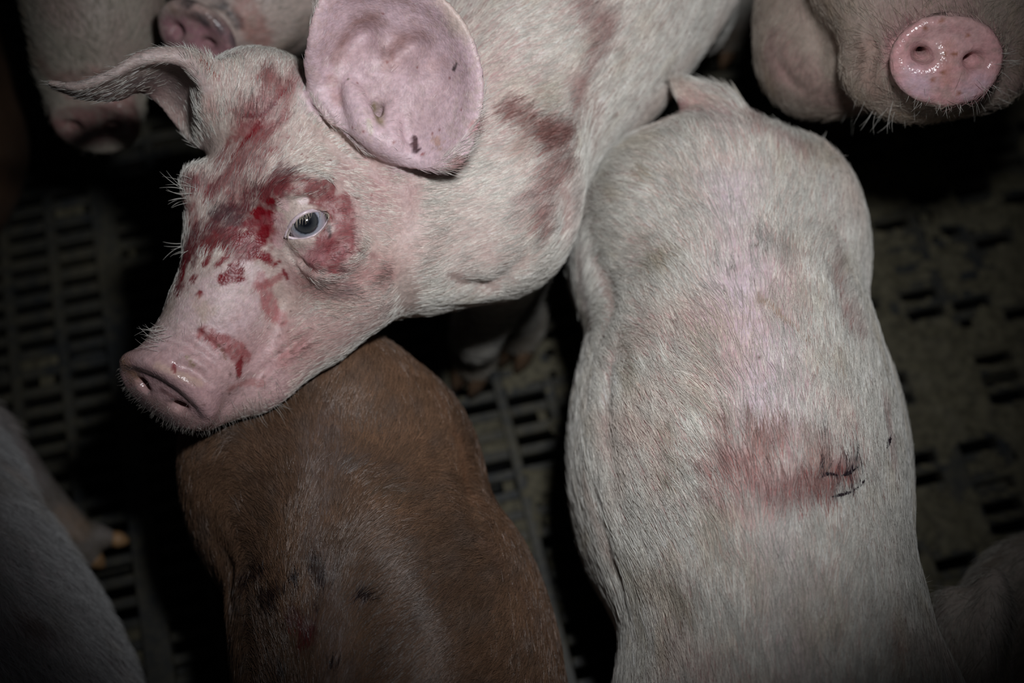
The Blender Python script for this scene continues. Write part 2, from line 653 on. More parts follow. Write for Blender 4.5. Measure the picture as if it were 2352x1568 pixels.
def grow(S, obj, paint, n, length, flow, lift=0.35, radius=0.00016, bald=None, tint=None, lo=-0.25, wander=0.25, seed=1, frame_pad=160, name='fur', clump=0.35, mat=None):
    if False:
        return None
    g = np.random.default_rng(seed)
    Q = S.Q
    x, y, fc = S.px[Q[:, 0]], S.py[Q[:, 0]], S.facing[Q[:, 0]]
    inside = (x > -frame_pad) * (x < 2352 + frame_pad) * (y > -frame_pad) * (y < 1568 + frame_pad)
    w = S.farea * (fc > lo) * np.where(inside, 1.0, 0.4)
    n = int(n * w.sum() / max((w * inside).sum(), 1e-9)) if n > 50000 else n
    w = w * np.clip(0.55 + 0.6 * np.abs(fc), 0, 1)
    cdf = np.cumsum(w)
    fi = np.searchsorted(cdf, g.random(n) * cdf[-1])
    u, v = g.random(n), g.random(n)
    q = Q[fi]
    W = [(1 - u) * (1 - v), u * (1 - v), u * v, (1 - u) * v]
    P = sum(W[i][:, None] * S.V[q[:, i]] for i in range(4))
    N = sum(W[i][:, None] * S.N[q[:, i]] for i in range(4))
    N /= np.linalg.norm(N, axis=1, keepdims=True) + 1e-9
    ln = length(P) if callable(length) else np.full(n, length)
    if bald is not None:
        b = bald(P, N)
        keep = g.random(n) > b
        P, N, ln = P[keep], N[keep], ln[keep]
    n = len(P)
    T = np.concatenate([flow(P[i:i + 20000]) for i in range(0, n, 20000)])
    # locks: neighbours lean the same way
    sw = np.stack([fbm(P, 70, 3 + k, 2) - 0.5 for k in range(3)], 1)
    sw2 = np.stack([fbm(P, 260, 13 + k, 2) - 0.5 for k in range(3)], 1)
    T = T + sw * wander * 4 + sw2 * clump * 4 + g.normal(0, 0.22 * wander + 0.05, (n, 3))
    T = T - N * (T * N).sum(1)[:, None]
    T /= np.linalg.norm(T, axis=1, keepdims=True) + 1e-9
    B = np.cross(N, T)
    ln = ln * g.uniform(0.5, 1.25, n)
    li = lift * g.uniform(0.4, 1.5, n)
    curl = g.normal(0, 0.13, n)
    s = np.array([0, 0.33, 0.67, 1.0])
    pts = P[:, None, :] - N[:, None, :] * 0.0004 + ln[:, None, None] * (
        s[None, :, None] * T[:, None, :]
        + (li[:, None] * (s - 0.45 * s * s)[None])[:, :, None] * N[:, None, :]
        + (curl[:, None] * (s * s)[None])[:, :, None] * B[:, None, :])
    rad = radius * g.uniform(0.7, 1.3, n)[:, None] * np.array([1.0, 0.9, 0.65, 0.2])[None]
    C, _ = paint.eval(P, N, True)
    if tint is not None:
        C = tint(C, P, g)
    C = C * (g.uniform(0.72, 1.22, n) * (0.66 + 0.68 * fbm(P, 150, 51, 3)))[:, None]
    return link_hair(name, pts, rad, C, obj, mat=mat)


def sphere_mesh(c, r, axes, nu=32, nv=20, power=1.0):
    V, Fc = [], []
    for j in range(nv + 1):
        th = math.pi * j / nv
        for i in range(nu):
            ph = 2 * math.pi * i / nu
            d = np.array([math.sin(th) * math.cos(ph), math.sin(th) * math.sin(ph), math.cos(th)])
            V.append(np.asarray(c) + (d * np.asarray(r)) @ np.asarray(axes))
    for j in range(nv):
        for i in range(nu):
            Fc.append((j * nu + i, (j + 1) * nu + i, (j + 1) * nu + (i + 1) % nu, j * nu + (i + 1) % nu))
    return V, Fc


def tube_mesh(pts, radii, sides=10, closed=False):
    pts = np.asarray(pts)
    n = len(pts)
    V, Fc = [], []
    ref = np.array([0.13, 0.21, 0.97])
    for i in range(n):
        if closed:
            t = norm(pts[(i + 1) % n] - pts[i - 1])
        else:
            t = norm(pts[min(i + 1, n - 1)] - pts[max(i - 1, 0)])
        a = norm(np.cross(t, ref))
        b = np.cross(t, a)
        for k in range(sides):
            ph = 2 * math.pi * k / sides
            V.append(pts[i] + radii[i] * (math.cos(ph) * a + math.sin(ph) * b))
    m = n if closed else n - 1
    for i in range(m):
        for k in range(sides):
            j = (i + 1) % n
            Fc.append((i * sides + k, i * sides + (k + 1) % sides, j * sides + (k + 1) % sides, j * sides + k))
    if not closed:
        Fc.append(tuple(range(sides))[::-1])
        Fc.append(tuple((n - 1) * sides + k for k in range(sides)))
    return V, Fc


WHITE = np.array([0.66, 0.62, 0.55])
PINK = np.array([0.56, 0.36, 0.35])
LILAC = np.array([0.62, 0.47, 0.52])


def lerp(a, b, t):
    t = np.asarray(t)[:, None]
    return a * (1 - t) + b * t
# ------------------------------------------------------------------ shared pig pieces
HOOF = plain_material('hoof_horn', (0.085, 0.05, 0.028), 0.55, 0.35, 50)
M_LID = plain_material('eyelid_skin', (0.52, 0.42, 0.45), 0.3, 0.15, 400)
M_LASH = None


def px2m(d):
    return d / F_PX


def hoof(parent, foot, fwd, size=0.022):
    """two claws of a trotter, each its own piece"""
    fwd = norm(np.array([fwd[0], fwd[1], 0.0]))
    side = np.cross((0, 0, 1), fwd)
    for s in (-1, 1):
        c = np.array([foot[0], foot[1], 0.0]) + side * s * size * 0.55 + fwd * size * 0.35
        rings = [(0.000, 0.62, 1.25), (0.012, 0.58, 1.05), (0.024, 0.50, 0.80), (0.032, 0.36, 0.50)]
        V, Fc = [], []
        m = 12
        for z, a, b in rings:
            for k in range(m):
                ph = 2 * math.pi * k / m
                x = math.cos(ph) * b * size + (0.25 * size if math.cos(ph) > 0 else 0) * (1 - z / 0.05)
                y = math.sin(ph) * a * size * (1 - 0.45 * max(0, math.cos(ph)) ** 2)
                V.append(c + fwd * (x + s * 0) + side * y + np.array([0, 0, z + 0.0008]))
        for j in range(len(rings) - 1):
            for k in range(m):
                Fc.append((j * m + k, j * m + (k + 1) % m, (j + 1) * m + (k + 1) % m, (j + 1) * m + k))
        Fc.append(tuple(range(m))[::-1])
        Fc.append(tuple((len(rings) - 1) * m + k for k in range(m)))
        link_mesh('hoof', V, Fc, HOOF, parent)


def leg(F, hip, foot, fwd, r=0.05, hind=True):
    """tapering leg with its joints: thigh - knee - hock - fetlock"""
    hip, fwd = np.asarray(hip, float), norm(np.array([fwd[0], fwd[1], 0.0]))
    f = np.array([foot[0], foot[1], 0.030])
    z = hip[2]
    mid = hip * 0.5 + f * 0.5
    if hind:
        knee = hip * 0.62 + f * 0.38 + fwd * 0.035
        hock = hip * 0.30 + f * 0.70 - fwd * 0.03
    else:
        knee = hip * 0.60 + f * 0.40 - fwd * 0.012
        hock = hip * 0.32 + f * 0.68 + fwd * 0.010
    fet = f - fwd * 0.012 + np.array([0, 0, 0.03])
    F.tube([hip, knee, hock, fet, f], [r, r * 0.72, r * 0.42, r * 0.36, r * 0.42], 0.02, 12)


def snout(F, c, N, L, a, b, t, nost=0.42, nr=0.16, lift=0.05, k=0.006, rim=0.25):
    """the rooting disc: N points out of it, L to its side; a, b half width and height (m), t thickness"""
    N = norm(N)
    L = norm(np.asarray(L) - N * (np.asarray(L) @ N))
    U = np.cross(N, L)
    F.ell(c, (a, b, t), (L, U, N), k, power=3)
    # raised rim, stoutest along the top
    ph = np.linspace(0, 2 * math.pi, 37)
    ring = [(c + N * t * (0.35 + 0.45 * max(0, math.sin(p))) + L * math.cos(p) * a * 0.90 + U * math.sin(p) * b * 0.90, t * (0.28 + rim * max(0, math.sin(p)) ** 0.6)) for p in ph]
    for (p0, r0), (p1, r1) in zip(ring[:-1], ring[1:]):
        F.capsule(p0, p1, r0, r1, 0.005)
    F.ell(c - U * b * 0.25, (a * 0.78, b * 0.62, t * 1.45), (L, U, N), 0.008)
    for s in (-1, 1):
        q = c + L * s * a * nost + U * b * lift + N * t * 0.9
        F.ell(q - N * t * 0.2, (a * nr * 1.25, b * nr * 1.05, t * 1.3), (norm(L + 0.25 * s * U), norm(U - 0.25 * s * L), N), 0.0035, 'sub')
        F.capsule(q, q - N * 0.034 - L * s * 0.006 + U * 0.006, a * nr * 0.72, a * nr * 0.40, 0.002, 'sub')
    return U


# ================================================================== pig with the bloodied face
def build_hero():
    h = 0.0023
    F = Field((-0.34, 0.10, 0.0), (0.38, 1.12, 0.60), h)
    # trunk runs away to the upper right
    T = [(K(1115, 400, 1.200), 0.078, 0.105), (K(1162, 243, 1.193), 0.081, 0.110), (K(1292, 60, 1.24), 0.105, 0.130),
         (K(1445, -150, 1.30), 0.110, 0.145), (K(1570, -380, 1.34), 0.105, 0.135)]
    F.trunk(T, 22, 0.02)
    F.E(1165, 520, 1.075, 155, 170, 200, -20, 0.03)       # shoulder / brisket
    F.E(1210, 420, 1.075, 118, 190, 130, -15, 0.03)
    # neck
    F.E(1010, 430, 1.060, 190, 215, 215, -10, 0.03)
    F.E(1050, 590, 1.085, 150, 110, 150, 20, 0.03)
    F.E(900, 560, 1.050, 175, 175, 190, 0, 0.03)
    F.E(880, 330, 1.060, 160, 170, 180, 0, 0.03)
    # skull
    F.E(655, 450, 1.024, 180, 200, 190, 20, 0.02)
    F.E(660, 300, 1.040, 160, 130, 170, 0, 0.02)
    F.E(760, 520, 1.026, 140, 160, 170, 0, 0.02)
    F.E(528, 490, 1.038, 106, 130, 120, 0, 0.02)
    # cheek, jaw
    F.E(800, 640, 1.036, 135, 125, 150, -20, 0.02)
    F.E(715, 760, 1.050, 155, 95, 95, 32, 0.02)
    F.E(590, 860, 1.052, 125, 88, 66, 34, 0.015)
    # muzzle
    F.E(540, 620, 1.026, 125, 130, 140, 20, 0.02)
    F.E(500, 730, 1.022, 125, 130, 120, 25, 0.015)
    F.E(448, 828, 1.018, 126, 112, 105, -25, 0.012)
    F.E(480, 920, 1.046, 82, 62, 50, 10, 0.012)
    # brow ridges over the eyes
    F.E(682, 436, 1.012, 75, 34, 50, 18, 0.010)
    F.E(455, 425, 1.040, 42, 50, 50, 0, 0.010)
    # cheek bone fold under the eye
    F.E(770, 590, 1.020, 70, 40, 40, 40, 0.012)
    # snout disc
    N = norm(-0.42 * RIGHT - 0.60 * UP + 0.70 * BACK)
    Lv = norm(0.86 * RIGHT - 0.50 * UP + 0.10 * BACK)
    c = K(388, 893, 1.040)
    snout(F, c, N, Lv, 0.0400, 0.0295, 0.0080, 0.38, 0.13, 0.05, 0.010, 0.34)
    # mouth corner cut
    m = [K(520, 985, 1.040), K(610, 910, 1.045), K(675, 820, 1.045), K(715, 780, 1.043)]
    # eye socket
    EY = K(706, 511, 1.0345)
    gaze = norm(CAM - EY - 0.05 * RIGHT)
    F.ell(EY, (0.0185, 0.0185, 0.0165), cam_axes(0), 0.006)
    # forelegs
    leg(F, K(1150, 560, 1.22), PZ(1085, 855, 0)[:2], (-0.5, -1), 0.042, False)
    leg(F, K(1200, 440, 1.26), PZ(1190, 800, 0)[:2], (-0.5, -1), 0.038, False)
    leg(F, K(1560, -90, 1.31), PZ(1655, 110, 0)[:2], (-0.4, -1), 0.050, True)
    leg(F, K(1400, -230, 1.31), PZ(1420, -60, 0)[:2], (-0.4, -1), 0.050, True)
    # near ear: a cupped leaf, rim towards the lamp
    out = [(712, 205), (748, 262), (800, 310), (862, 352), (930, 380), (1000, 388), (1046, 383), (1076, 345), (1096, 290), (1106, 232),
           (1106, 180), (1095, 125), (1070, 65), (1030, 12), (975, -26), (900, -42), (820, -42), (760, -25), (727, 22), (710, 90), (702, 150)]
    rim = [1.048, 1.044, 1.043, 1.046, 1.044, 1.034, 1.024, 1.020, 1.016, 1.013,
           1.010, 1.006, 1.003, 1.000, 0.998, 0.998, 1.000, 1.002, 1.004, 1.012, 1.030]
    o3 = catmull([list(p) + [d] for p, d in zip(out + out[:3], rim + rim[:3])], 24 * 4 + 1)
    i0 = 4
    o3 = catmull([list(p) + [d] for p, d in zip(out + [out[0]], rim + [rim[0]])], 97)[:-1]
    C = np.array([885.0, 180.0, 1.043])
    G = []
    rho = np.linspace(0, 1, 22)
    for q in o3:
        row = []
        for r in rho:
            x, y = C[0] + (q[0] - C[0]) * r, C[1] + (q[1] - C[1]) * r
            d = C[2] * (1 - r ** 1.9) + q[2] * r ** 1.9 - 0.004 * math.exp(-((r - 0.9) / 0.09) ** 2)
            for (gx, gy, gr, gd) in ((805, 105, 40, 0.012), (845, 74, 34, 0.013), (915, 135, 36, 0.010), (960, 100, 34, 0.012), (1015, 180, 40, 0.006), (884, 105, 20, -0.006), (975, 160, 24, -0.004), (770, 130, 34, 0.006), (820, 230, 16, -0.006), (868, 262, 20, 0.008),
                                     (800, 190, 50, 0.004), (965, 300, 50, 0.004), (862, 262, 20, 0.006), (835, 300, 18, -0.006), (885, 322, 18, -0.005), (905, 250, 24, -0.003)):
                d += gd * math.exp(-((x - gx) ** 2 + (y - gy) ** 2) / gr ** 2)
            row.append(K(x, y, d))
        G.append(row)
    G.append(G[0])
    G = np.array(G)
    th = np.full(G.shape[:2], 0.0024)
    th *= (1.25 - 0.45 * rho[None, :])
    th[:, -3:] *= np.array([1.1, 1.3, 1.35])[None]
    F.sheet(G, th, 0.004)
    # root of the ear, a cone from the bowl down into the skull
    F.tube([K(850, 290, 1.070), K(830, 330, 1.080), K(800, 380, 1.10)], [0.018, 0.026, 0.04], 0.012, 6)
    F.tube([K(785, 235, 1.062), K(770, 290, 1.08)], [0.012, 0.026], 0.012, 6)
    F.tube([K(930, 330, 1.062), K(900, 380, 1.085)], [0.012, 0.026], 0.012, 6)
    # ear canal
    F.ell(K(868, 265, 1.064), (0.015, 0.015, 0.015), None, 0.006)
    F.capsule(K(866, 246, 1.040), K(871, 280, 1.052), 0.0052, 0.0045, 0.005, 'sub')
    F.tube([K(800, 190, 1.040), K(822, 250, 1.037), K(842, 292, 1.035), K(872, 322, 1.036), K(925, 350, 1.037)], [0.001, 0.0030, 0.0040, 0.0034, 0.001], 0.012, 14)
    F.tube([K(900, 250, 1.042), K(898, 290, 1.039), K(905, 330, 1.034)], [0.002, 0.0032, 0.003], 0.008, 8)
    # far ear, folded over and hanging outwards
    A = [(116, 190, 1.010), (180, 197, 1.006), (250, 172, 1.004), (320, 135, 1.006), (390, 124, 1.012), (440, 150, 1.022), (472, 205, 1.034), (470, 265, 1.046)]
    B = [(122, 197, 1.016), (190, 214, 1.024), (262, 206, 1.036), (325, 190, 1.050), (385, 180, 1.062), (425, 215, 1.072), (448, 262, 1.076), (462, 305, 1.070)]
    D = [(128, 203, 1.022), (200, 224, 1.042), (272, 226, 1.060), (318, 205, 1.078), (368, 238, 1.090), (402, 280, 1.094), (432, 318, 1.090), (458, 338, 1.080)]
    A3, B3, D3 = (catmull(q, 40) for q in (A, B, D))
    G = []
    for i in range(40):
        row = []
        for v in np.linspace(0, 1, 16):
            p = (1 - v) * (1 - v) * A3[i] + 2 * v * (1 - v) * (2 * B3[i] - 0.5 * A3[i] - 0.5 * D3[i]) + v * v * D3[i]
            row.append(K(*p))
        G.append(row)
    G = np.array(G)
    th = np.full(G.shape[:2], 0.0026)
    th[:, 0] = 0.0038
    th[:, 1] = 0.0034
    th[:4] *= 0.8
    F.sheet(G, th, 0.004)
    # outer face of that ear running up onto the poll
    A2 = [(318, 137, 1.008), (388, 120, 1.014), (450, 125, 1.024), (505, 150, 1.040), (560, 185, 1.055)]
    E2 = [(400, 128, 1.016), (440, 150, 1.026), (470, 190, 1.038), (500, 230, 1.050), (540, 270, 1.058)]
    P2, Q2 = catmull(A2, 24), catmull(E2, 24)
    G = np.array([[K(*(P2[i] * (1 - v) + Q2[i] * v + np.array([0, 0, -0.006 * math.sin(math.pi * v)]))) for v in np.linspace(0, 1, 10)] for i in range(24)])
    F.sheet(G, np.full(G.shape[:2], 0.0032), 0.008)
    F.tube([K(495, 215, 1.054), K(560, 290, 1.08)], [0.012, 0.028], 0.01, 6)
    F.tube([K(485, 300, 1.076), K(560, 340, 1.09)], [0.008, 0.02], 0.01, 6)
    F.tube([K(560, 215, 1.068), K(620, 260, 1.085)], [0.024, 0.04], 0.02, 6)
    # almond opening of the near eye
    Ce = EY
    ux = norm(math.cos(math.radians(28)) * RIGHT + math.sin(math.radians(28)) * UP)
    uy = np.cross(BACK, ux)
    vd = norm(CAM - EY)
    ux = norm(ux - vd * (ux @ vd))
    uy = np.cross(vd, ux)
    s = 1.02 / F_PX
    R, off = 72 * s, 45 * s
    O = K(709, 516, 1.02)

    def almond(X, Y, Z):
        x, y, z = X - O[0], Y - O[1], Z - O[2]
        a = x * ux[0] + y * ux[1] + z * ux[2]
        b = x * uy[0] + y * uy[1] + z * uy[2]
        c = x * vd[0] + y * vd[1] + z * vd[2]
        return np.maximum(np.maximum(np.sqrt(a * a + (b - off) ** 2) - R, np.sqrt(a * a + (b + off) ** 2) - R), np.abs(c) - 0.024)
    F.merge(almond, O - 0.03, O + 0.03, 0.0015, 'sub')
    S = F.skin(3)
    # creases
    for pts, w, dp in (([(330, 770), (390, 775), (450, 800), (520, 850)], 9, 1.6), ([(350, 752), (420, 760), (480, 790), (545, 842)], 7, 1.2),
                       ([(385, 830), (440, 850), (480, 880)], 8, 1.5), ([(430, 745), (470, 770), (520, 825)], 6, 0.9),
                       ([(655, 560), (690, 600), (735, 628), (790, 612)], 7, 1.3), ([(650, 560), (672, 600), (700, 640)], 5, 0.9),
                       ([(640, 812), (675, 790), (712, 765)], 8, 2.2), ([(590, 870), (640, 812)], 8, 1.4),
                       ([(650, 470), (690, 458), (745, 470), (775, 505)], 6, 1.2), ([(640, 420), (700, 405), (770, 430)], 9, 1.0),
                       ([(700, 230), (750, 290), (820, 350), (890, 390)], 9, 2.2), ([(712, 210), (770, 285), (850, 350)], 5, 1.2),
                       ([(930, 400), (935, 470), (925, 560)], 30, 2.0), ([(1010, 640), (1080, 660), (1150, 655)], 22, 2.5),
                       ([(900, 600), (930, 680), (925, 730)], 30, 3.0), ([(1230, 560), (1180, 620), (1100, 660)], 20, 2.5),
                       ([(1290, 430), (1300, 500), (1280, 570)], 24, 2.0)):
        S.groove(pts, w * 1.15, dp * (2.3 if pts[0][1] > 560 and pts[0][0] < 700 else 1.5))
    S.groove([(330, 832), (385, 858), (445, 890), (470, 905)], 6, -0.9, 0)
    for q in range(9):   # fine ribs of the ear leaf
        S.groove([(985 + 3 * q, 150 + 22 * q), (1085 - 2 * q, 165 + 20 * q)], 5, -0.5, 0.3)
    return S, EY, vd, ux, uy, O


S_hero, EY, vd, eux, euy, EO = build_hero()


# ================================================================== the other bodies
def build_right():
    F = Field((0.02, -0.34, 0.0), (0.50, 0.78, 0.50), 0.0034)
    rows = [(1636, 520, 255), (1640, 630, 300), (1668, 740, 298), (1680, 900, 335), (1690, 1060, 362), (1712, 1210, 355), (1742, 1330, 325),
            (1768, 1440, 325), (1795, 1570, 340), (1830, 1800, 370), (1860, 2080, 340)]
    zc = 0.275
    nodes = []
    for px, py, hw in rows:
        p = PZ(px, py, zc)
        d = proj(p)[2]
        nodes.append((p, hw * d / F_PX, 0.135 + 0.02 * min(1, max(0, (py - 500) / 500))))
    F.trunk(nodes, 34, 0.012)
    # rump over the tail root, haunches, shoulders, belly folds
    F.ell(PZ(1600, 480, 0.31), (0.070, 0.052, 0.09), None, 0.03)
    for px, py, r in ((1460, 575, 0.056), (1815, 590, 0.066)):
        F.ell(PZ(px, py, 0.26), (r * 0.9, r * 1.35, 0.12), None, 0.03)
    for px, py, r in ((1440, 1060, 0.055), (1935, 1040, 0.058)):
        F.ell(PZ(px, py, 0.22), (r * 0.8, r * 2.0, 0.09), None, 0.03)
    F.ell(PZ(1600, 1760, 0.24), (0.07, 0.10, 0.12), None, 0.03)
    F.ell(PZ(2010, 1760, 0.24), (0.07, 0.10, 0.12), None, 0.03)
    # docked tail
    F.tube([PZ(1665, 335, 0.370), PZ(1645, 268, 0.368), PZ(1600, 228, 0.370), PZ(1560, 196, 0.375)], [0.032, 0.0235, 0.0150, 0.0055], 0.005, 10)
    for hip, foot, hind in (((1450, 600), (1470, 700), True), ((1830, 600), (1810, 700), True), ((1600, 1700), (1640, 1560), False), ((2000, 1700), (1960, 1560), False)):
        leg(F, PZ(hip[0], hip[1], 0.22), PZ(foot[0], foot[1], 0)[:2], (0.1, -1), 0.055, hind)
    S = F.skin(3)
    S.groove([(1360, 560), (1405, 690), (1385, 790)], 34, 4, 0.15)
    S.groove([(1425, 780), (1395, 900), (1400, 1060), (1440, 1200)], 34, 4, 0.15)
    S.groove([(1365, 1120), (1400, 1260), (1440, 1400)], 26, 3.5, 0.15)
    S.groove([(1905, 590), (1935, 690), (1960, 800)], 36, 3, 0.1)
    S.groove([(1600, 330), (1690, 420), (1700, 620)], 40, 2.5, 0)
    S.groove([(1640, 650), (1740, 700), (1850, 790)], 14, 1.0)
    for px, py, r, hgt in ((1780, 1080, 150, 4), (1640, 1150, 110, 3), (1600, 900, 120, 3), (1850, 900, 90, 2), (1560, 600, 90, 4), (1780, 560, 90, 4)):
        S.lump(px, py, r, hgt)
    S.relax(1)
    return S


def build_brown():
    F = Field((-0.36, -0.34, 0.0), (0.10, 0.60, 0.48), 0.0034)
    rows = [(768, 1020, 240), (770, 1110, 290), (798, 1200, 296), (845, 1300, 305), (880, 1400, 335), (903, 1500, 345),
            (925, 1620, 360), (960, 1850, 370), (1000, 2100, 340)]
    nodes = []
    for px, py, hw in rows:
        p = PZ(px, py, 0.238)
        d = proj(p)[2]
        nodes.append((p, hw * d / F_PX, 0.110 + 0.035 * min(1, max(0, (py - 1000) / 400))))
    F.trunk(nodes, 30, 0.012)
    F.ell(PZ(610, 1020, 0.24), (0.055, 0.06, 0.09), None, 0.03)
    F.ell(PZ(845, 945, 0.28), (0.045, 0.055, 0.08), None, 0.03)
    F.ell(PZ(945, 1100, 0.23), (0.055, 0.075, 0.11), None, 0.03)
    F.ell(PZ(585, 1090, 0.24), (0.055, 0.085, 0.11), None, 0.03)
    F.ell(PZ(1080, 1560, 0.22), (0.06, 0.12, 0.10), None, 0.03)
    for hip, foot, hind in (((620, 1080), (650, 1130), True), ((930, 1080), (900, 1130), True), ((760, 1800), (800, 1660), False), ((1130, 1800), (1090, 1660), False)):
        leg(F, PZ(hip[0], hip[1], 0.20), PZ(foot[0], foot[1], 0)[:2], (0.1, -1), 0.052, hind)
    S = F.skin(3)
    S.groove([(1000, 900), (1060, 1050), (1080, 1180), (1130, 1300)], 34, 2.5, 0.15)
    S.groove([(475, 1200), (525, 1290), (535, 1390)], 34, 3, 0.1)
    S.groove([(950, 880), (985, 960), (1005, 1100)], 30, 2, 0.1)
    S.groove([(740, 1000), (725, 1200), (760, 1500)], 30, -3, 0)
    for px, py, r, hgt in ((820, 940, 80, 3), (620, 1040, 80, 3), (1000, 1420, 90, 3), (640, 1400, 90, 3)):
        S.lump(px, py, r, hgt)
    S.relax(1)
    return S


def build_lower_left():
    F = Field((-0.66, -0.34, 0.0), (-0.20, 0.58, 0.42), 0.0045)
    nodes = [(PZ(-330, 1130, 0.18), 0.085, 0.10), (PZ(-250, 1280, 0.18), 0.115, 0.125), (PZ(-140, 1480, 0.18), 0.125, 0.14), (PZ(-40, 1700, 0.18), 0.125, 0.14), (PZ(40, 1900, 0.18), 0.11, 0.12)]
    F.trunk(nodes, 20, 0.012)
    F.ell(PZ(-170, 1150, 0.15), (0.085, 0.08, 0.09), None, 0.03)
    F.tube([PZ(-90, 1020, 0.12), PZ(10, 1085, 0.085), PZ(85, 1150, 0.055), PZ(150, 1210, 0.034), PZ(195, 1245, 0.024)], [0.046, 0.032, 0.023, 0.019, 0.015], 0.006, 14)
    F.tube([PZ(165, 1215, 0.03), PZ(225, 1232, 0.022), PZ(262, 1238, 0.016)], [0.013, 0.012, 0.007], 0.003, 6)
    F.tube([PZ(150, 1220, 0.03), PZ(190, 1265, 0.022), PZ(215, 1283, 0.016)], [0.014, 0.013, 0.008], 0.003, 6)
    return F.skin(3)


def build_upper_left():
    F = Field((-0.60, 0.40, 0.0), (-0.20, 1.00, 0.42), 0.0036)
    # snout and face hanging down in the picture, body behind it
    c = K(222, 280, 1.300)
    N = norm(-0.05 * RIGHT - 0.60 * UP + 0.72 * BACK)
    F.E(222, 255, 1.285, 108, 75, 80, 0, 0.015)
    F.E(214, 170, 1.262, 128, 100, 110, 0, 0.02)
    F.E(215, 60, 1.230, 150, 130, 150, 0, 0.03)
    F.E(205, -80, 1.215, 185, 160, 190, 0, 0.03)
    F.E(200, -260, 1.24, 200, 200, 240, 0, 0.03)
    F.E(230, 310, 1.33, 70, 38, 60, 0, 0.02)
    snout(F, c, N, RIGHT, 0.0400, 0.0300, 0.009, 0.42, 0.17, 0.0)
    F.ell(K(190, -420, 1.55), (0.13, 0.22, 0.14), None, 0.04)
    for x in (60, 330):
        leg(F, K(x, -200, 1.50), PZ(x, -40, 0)[:2], (0, -1), 0.045, False)
    S = F.skin(3)
    S.groove([(160, 190), (215, 178), (290, 190)], 10, 2.5)
    S.groove([(150, 215), (215, 203), (300, 222)], 10, 2.5)
    return S


def build_upper_mid():
    F = Field((-0.36, 0.56, 0.0), (0.0, 1.02, 0.42), 0.0036)
    c = K(455, 78, 1.225)
    N = norm(-0.35 * RIGHT - 0.52 * UP + 0.78 * BACK)
    Lv = norm(0.93 * RIGHT - 0.36 * UP)
    F.E(480, 55, 1.225, 95, 75, 80, -20, 0.012)
    F.E(560, 30, 1.235, 120, 100, 110, 20, 0.02)
    F.E(640, -20, 1.235, 140, 140, 140, 0, 0.03)
    F.E(600, 95, 1.262, 90, 55, 80, 12, 0.02)
    F.E(720, -120, 1.240, 190, 190, 220, 0, 0.03)
    F.ell(K(760, -330, 1.48), (0.10, 0.15, 0.13), None, 0.04)
    for x in (600, 760):
        leg(F, K(x, -180, 1.48), PZ(x - 10, -20, 0)[:2], (-0.4, -1), 0.04, False)
    snout(F, c, N, Lv, 0.0365, 0.0285, 0.009, 0.40, 0.17, 0.0)
    S = F.skin(3)
    S.groove([(470, 0), (525, 25), (560, 80)], 10, 3)
    S.groove([(560, 155), (630, 135), (700, 95)], 12, 3)
    return S


def build_upper_right():
    F = Field((0.17, 0.42, 0.0), (0.66, 1.10, 0.62), 0.0036)
    c = K(2170, 138, 1.024)
    N = norm(0.02 * RIGHT - 0.26 * UP + 0.96 * BACK)
    Lv = norm(0.99 * RIGHT - 0.12 * UP)
    F.E(2170, 128, 1.026, 132, 108, 90, -8, 0.010)
    F.E(2158, 160, 1.034, 128, 90, 80, -5, 0.012)
    F.E(2120, 60, 1.040, 195, 150, 150, -15, 0.02)
    F.E(2060, 175, 1.062, 135, 95, 120, -20, 0.02)
    F.E(2200, 205, 1.075, 140, 62, 90, 8, 0.02)
    F.E(2080, -70, 1.055, 240, 200, 220, 0, 0.03)
    F.E(2250, 60, 1.070, 130, 160, 160, 0, 0.03)
    # cheek and throat further back
    F.E(1865, 50, 1.170, 138, 215, 190, 2, 0.03)
    F.E(1890, 150, 1.185, 130, 108, 120, -14, 0.03)
    F.E(1990, 130, 1.14, 120, 120, 150, 0, 0.03)
    F.ell(K(2150, -300, 1.36), (0.13, 0.20, 0.16), None, 0.05)
    F.ell(K(2110, -60, 1.34), (0.11, 0.10, 0.12), None, 0.05)
    for x in (1960, 2200):
        leg(F, K(x, -60, 1.42), PZ(x, 40, 0)[:2], (0, -1), 0.045, False)
    snout(F, c, N, Lv, 0.0405, 0.0315, 0.0085, 0.47, 0.19, 0.06)
    F.capsule(K(2158, 242, 1.01), K(2160, 222, 1.005), 0.004, 0.002, 0.004, 'sub')
    S = F.skin(3)
    S.groove([(2030, 130), (2060, 75), (2130, 38), (2210, 32), (2270, 55)], 7, 2.0)
    S.groove([(2035, 110), (2085, 50), (2160, 18), (2230, 14)], 6, 1.4)
    S.groove([(1990, 60), (2010, 120), (1990, 190)], 12, 2.0)
    S.groove([(1785, 120), (1810, 180), (1850, 210)], 16, 2.5, 0.1)
    S.groove([(1850, 20), (1880, 100), (1880, 170)], 24, 3, 0.1)
    return S


def build_lower_right():
    F = Field((0.28, -0.30, 0.0), (0.76, 0.50, 0.42), 0.0045)
    F.ell(PZ(2450, 1580, 0.18), (0.100, 0.12, 0.12), None, 0.02)
    F.ell(PZ(2620, 1850, 0.20), (0.13, 0.20, 0.15), None, 0.04)
    F.ell(PZ(2400, 1430, 0.18), (0.055, 0.07, 0.08), None, 0.03)
    # ear hanging at its left
    F.ell(PZ(2222, 1500, 0.25), (0.022, 0.055, 0.038), (norm((1, 0.18, 0)), norm((-0.18, 1, 0)), (0, 0, 1)), 0.008)
    F.ell(PZ(2262, 1440, 0.27), (0.018, 0.050, 0.030), (norm((1, -0.3, 0)), norm((0.3, 1, 0)), (0, 0, 1)), 0.008)
    for x in (2440, 2560):
        leg(F, PZ(x, 1640, 0.16), PZ(x, 1700, 0)[:2], (0, 1), 0.045, False)
    return F.skin(3)


